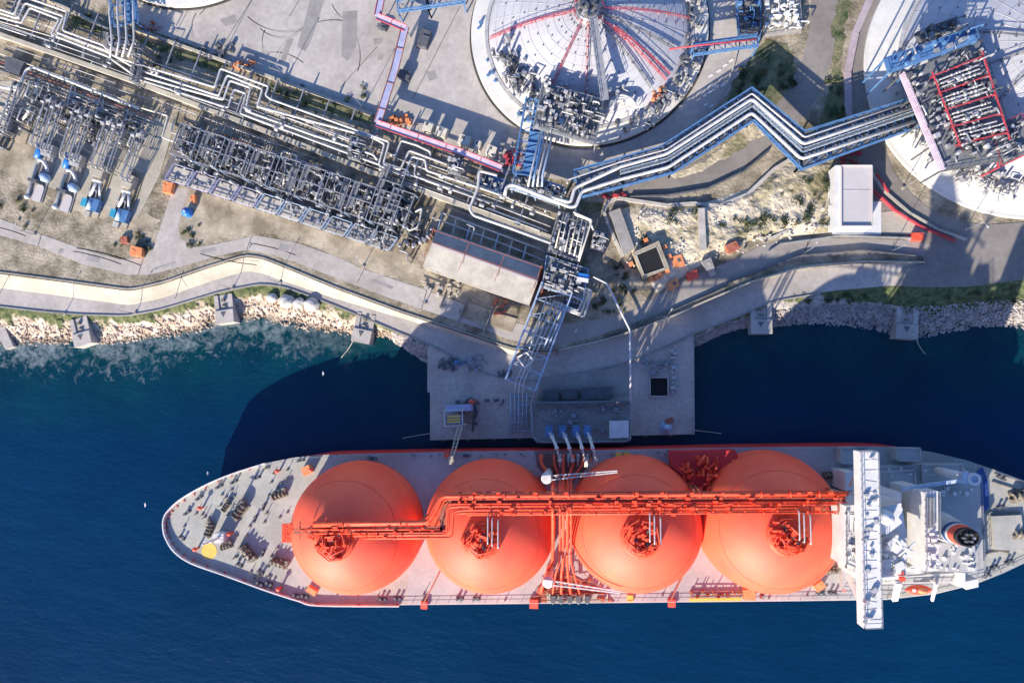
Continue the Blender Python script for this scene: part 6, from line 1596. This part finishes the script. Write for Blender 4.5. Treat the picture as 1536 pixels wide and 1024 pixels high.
# --- lamp posts
def lamp():
    t=thing('lamp_post','x','lamp post',(0,0,0)); b=MB(); b.tube([(0,0,0),(0,0,9.5)],.13,8,taper=.08); b.build('pole','galvanised',t)
    b=MB(); b.cyl((0,0,0),.55,.5,10); b.build('foundation','cream_concrete',t)
    b=MB(); b.bar((0,0,9.4),(1.4,0,9.6),.12); b.build('bracket','galvanised',t); b=MB(); b.box((1.7,0,9.6),(.9,.35,.18)); b.build('lamp_head','insulation',t); return t
lp=Spread(lamp())
for k,(x,y,z,a,l) in enumerate(((431,116,ZG,1,'lamp post on the yard wall above the long green strip'),(545,163,ZG,1,'lamp post on the yard wall near the pink tray'),(340,72,ZG,1,'lamp post by the dark valves in the concrete yard'),(1354,282,ZG,2,'lamp post at the inner bend of the right ring road'),(1449,344,ZG,-1,'lamp post in the middle of the road junction'),(975,262,ZG,1,'lamp post south of the domed tank by the zigzag bridge'),(1205,380,ZG,1,'lamp post on the retaining wall west of the white building'),(1338,376,ZG,1,'lamp post on the retaining wall near the junction'),(997,476,ZG,1,'lamp post at the shaded curve of the upper road'),(97,476-5,ZL,1,'lamp post on the shore road by the westernmost dolphin'),(203,470,ZL,1,'lamp post at the bend of the sea wall'),(349,433,ZL,1,'lamp post on the shore road by the second dolphin'),(420,424,ZL,1,'lamp post on the shore road above the pale boulders'),(638,455,ZG,1,'lamp post on the kerb south of the shed'),(545,400,ZG,1,'lamp post by the upper road south of the pump block'),(52,352,ZG,1,'lamp post beside the upper road at the left edge'),(860,506,ZG,1,'lamp post where the upper road passes the trestle'))):
    p=P(x,y,z); lp.put((p.x,p.y,z),a,l,'lamp posts of the terminal')
# --- shrubs and bushes
def shrub(seed, m, r=1.6, n=150):
    rr=random.Random(seed); t=thing('shrub','x','shrub',(0,0,0)); b=MB()
    cl=[(rr.uniform(-.6,.6)*r,rr.uniform(-.6,.6)*r,rr.uniform(.3,.9)*r*.7,rr.uniform(.35,.6)*r) for _ in range(6)]
    for q in range(n):
        c=rr.choice(cl); v=Vector((rr.gauss(0,1),rr.gauss(0,1),rr.gauss(0,.8))).normalized()*c[3]*rr.uniform(.6,1.05); p=Vector(c[:3])+v; p.z=max(.08,p.z)
        d=Vector((rr.gauss(0,1),rr.gauss(0,1),rr.gauss(0,1))).normalized(); e=d.orthogonal().normalized(); s=rr.uniform(.16,.34)*r*.6; k=len(b.v)
        b.v+=[tuple(p+d*s),tuple(p+e*s*.6),tuple(p-d*s),tuple(p-e*s*.6)]; b.face([k,k+1,k+2,k+3])
    b.build('crown',m,t); b=MB()
    for c in cl[:4]: b.tube([(0,0,0),(c[0]*.5,c[1]*.5,c[2]*.5),(c[0],c[1],c[2])],.07,5,taper=.03)
    b.build('stem','bark',t); return t
sh=[Spread(shrub(k,('leaf_olive','leaf_dark','leaf_olive','leaf_dark')[k])) for k in range(4)]
rr=random.Random(17)
regs=[(1075,320,1160,345,14,'olive scrub bush on the rocky slope'),(1170,262,1248,335,26,'scrub bush on the slope beside the white building'),(960,345,1010,375,9,'dark scrub bush north of the orange pit'),(990,312,1050,335,6,'low scrub bush near the top of the pale slope'),(920,390,960,440,12,'scrub bush on the shaded ground by the culvert'),(1110,95,1145,150,12,'dark bush in the verge between the road and zigzag bridge'),(1170,75,1192,150,8,'bush on the verge inside the ring road bend'),(1240,120,1268,215,12,'dark bush on the verge between the two ring roads'),(1215,215,1250,245,6,'bush by the end of the zigzag bridge'),(410,130,550,180,16,'green bush in the strip by the yard wall'),(95,22,155,50,6,'green bush in the strip at the top left'),(222,66,335,108,10,'green bush below the yard wall by the rack'),(168,350,225,385,9,'brown green bush by the bend of the upper road'),(270,330,300,368,7,'bush on the corner east of the spur road'),(0,300,60,345,8,'low bush beside the upper road at the far left'),(1180,440,1330,455,12,'green bush on the grassy bank by the shaded road'),(1400,432,1530,462,12,'bush on the bank at the far right'),(880,440,940,470,9,'bush in the shade beside the bent water pipe')]
for x0,y0,x1,y1,n,l in regs:
    for q in range(n):
        x,y=rr.uniform(x0,x1),rr.uniform(y0,y1); z=ZG
        if x0 in (1180,1400): z=zL(x)-.8
        if l.startswith(('olive','scrub bush on the slope','low scrub')): z=ZG+1.0
        p=P(x,y,z); s=rr.uniform(.5,1.25)*(1.0 if 'dark' in l or 'slope' in l else .8)
        sh[rr.randrange(4)].put((p.x,p.y,z),rr.uniform(0,6.28),l,l.replace('bush','bushes',1),(s,s,s*.8))
# small stones on the slope
b=MB()
for q in range(420):
    x,y=rr.uniform(935,1245),rr.uniform(312,400)
    if y>430-.28*(x-935): continue
    ico(b,P(x,y,ZG+1.2),rr.uniform(.15,.5),rr)
stuff(b,'slope_stones','boulder')
# ================================================================ LIGHT, CAMERA
SUN_EL, SUN_AZ = math.radians(24.0), Vector((-.46,-.89,0)).normalized()
sd = Vector((SUN_AZ.x*math.cos(SUN_EL), SUN_AZ.y*math.cos(SUN_EL), math.sin(SUN_EL)))
w = bpy.data.worlds.new('World'); SC.world = w; w.use_nodes = True
nt = w.node_tree; bg = nt.nodes['Background']; sky = nt.nodes.new('ShaderNodeTexSky'); sky.sky_type = 'NISHITA'; sky.sun_disc = False
sky.sun_elevation = SUN_EL; sky.sun_rotation = math.atan2(sd.x, sd.y); sky.air_density = 1.0; sky.dust_density = .6; sky.ozone_density = 3.0
hs = nt.nodes.new('ShaderNodeHueSaturation'); hs.inputs['Saturation'].default_value = 1.2
tint = nt.nodes.new('ShaderNodeMix'); tint.data_type = 'RGBA'; tint.blend_type = 'MULTIPLY'; tint.inputs[0].default_value = 1; tint.inputs[7].default_value = (1.07, .91, 1.03, 1)
nt.links.new(sky.outputs[0], hs.inputs['Color']); nt.links.new(hs.outputs[0], tint.inputs[6]); nt.links.new(tint.outputs[2], bg.inputs[0]); bg.inputs[1].default_value = .135
ld = bpy.data.lights.new('sun', 'SUN'); ld.energy = 5.0; ld.angle = math.radians(.53); ld.color = (1, .90, .75)
lo = bpy.data.objects.new('sun', ld); COL.objects.link(lo); lo.rotation_euler = (-sd).to_track_quat('-Z', 'Y').to_euler(); lo.location = (0,0,400)
cd = bpy.data.cameras.new('camera'); cd.sensor_width = 36; cd.lens = 24; cd.clip_end = 20000; cd.clip_start = .5
co = bpy.data.objects.new('camera', cd); COL.objects.link(co); co.matrix_world = Matrix.Translation((0,0,H)) @ RC.to_4x4()
SC.camera = co
SC.view_settings.view_transform = 'Standard'; SC.view_settings.look = 'None'; SC.view_settings.exposure = .92; SC.view_settings.gamma = 1
SC.cycles.max_bounces = 5; SC.cycles.diffuse_bounces = 3; SC.cycles.glossy_bounces = 2; SC.cycles.transmission_bounces = 1
SC.cycles.use_denoising = True
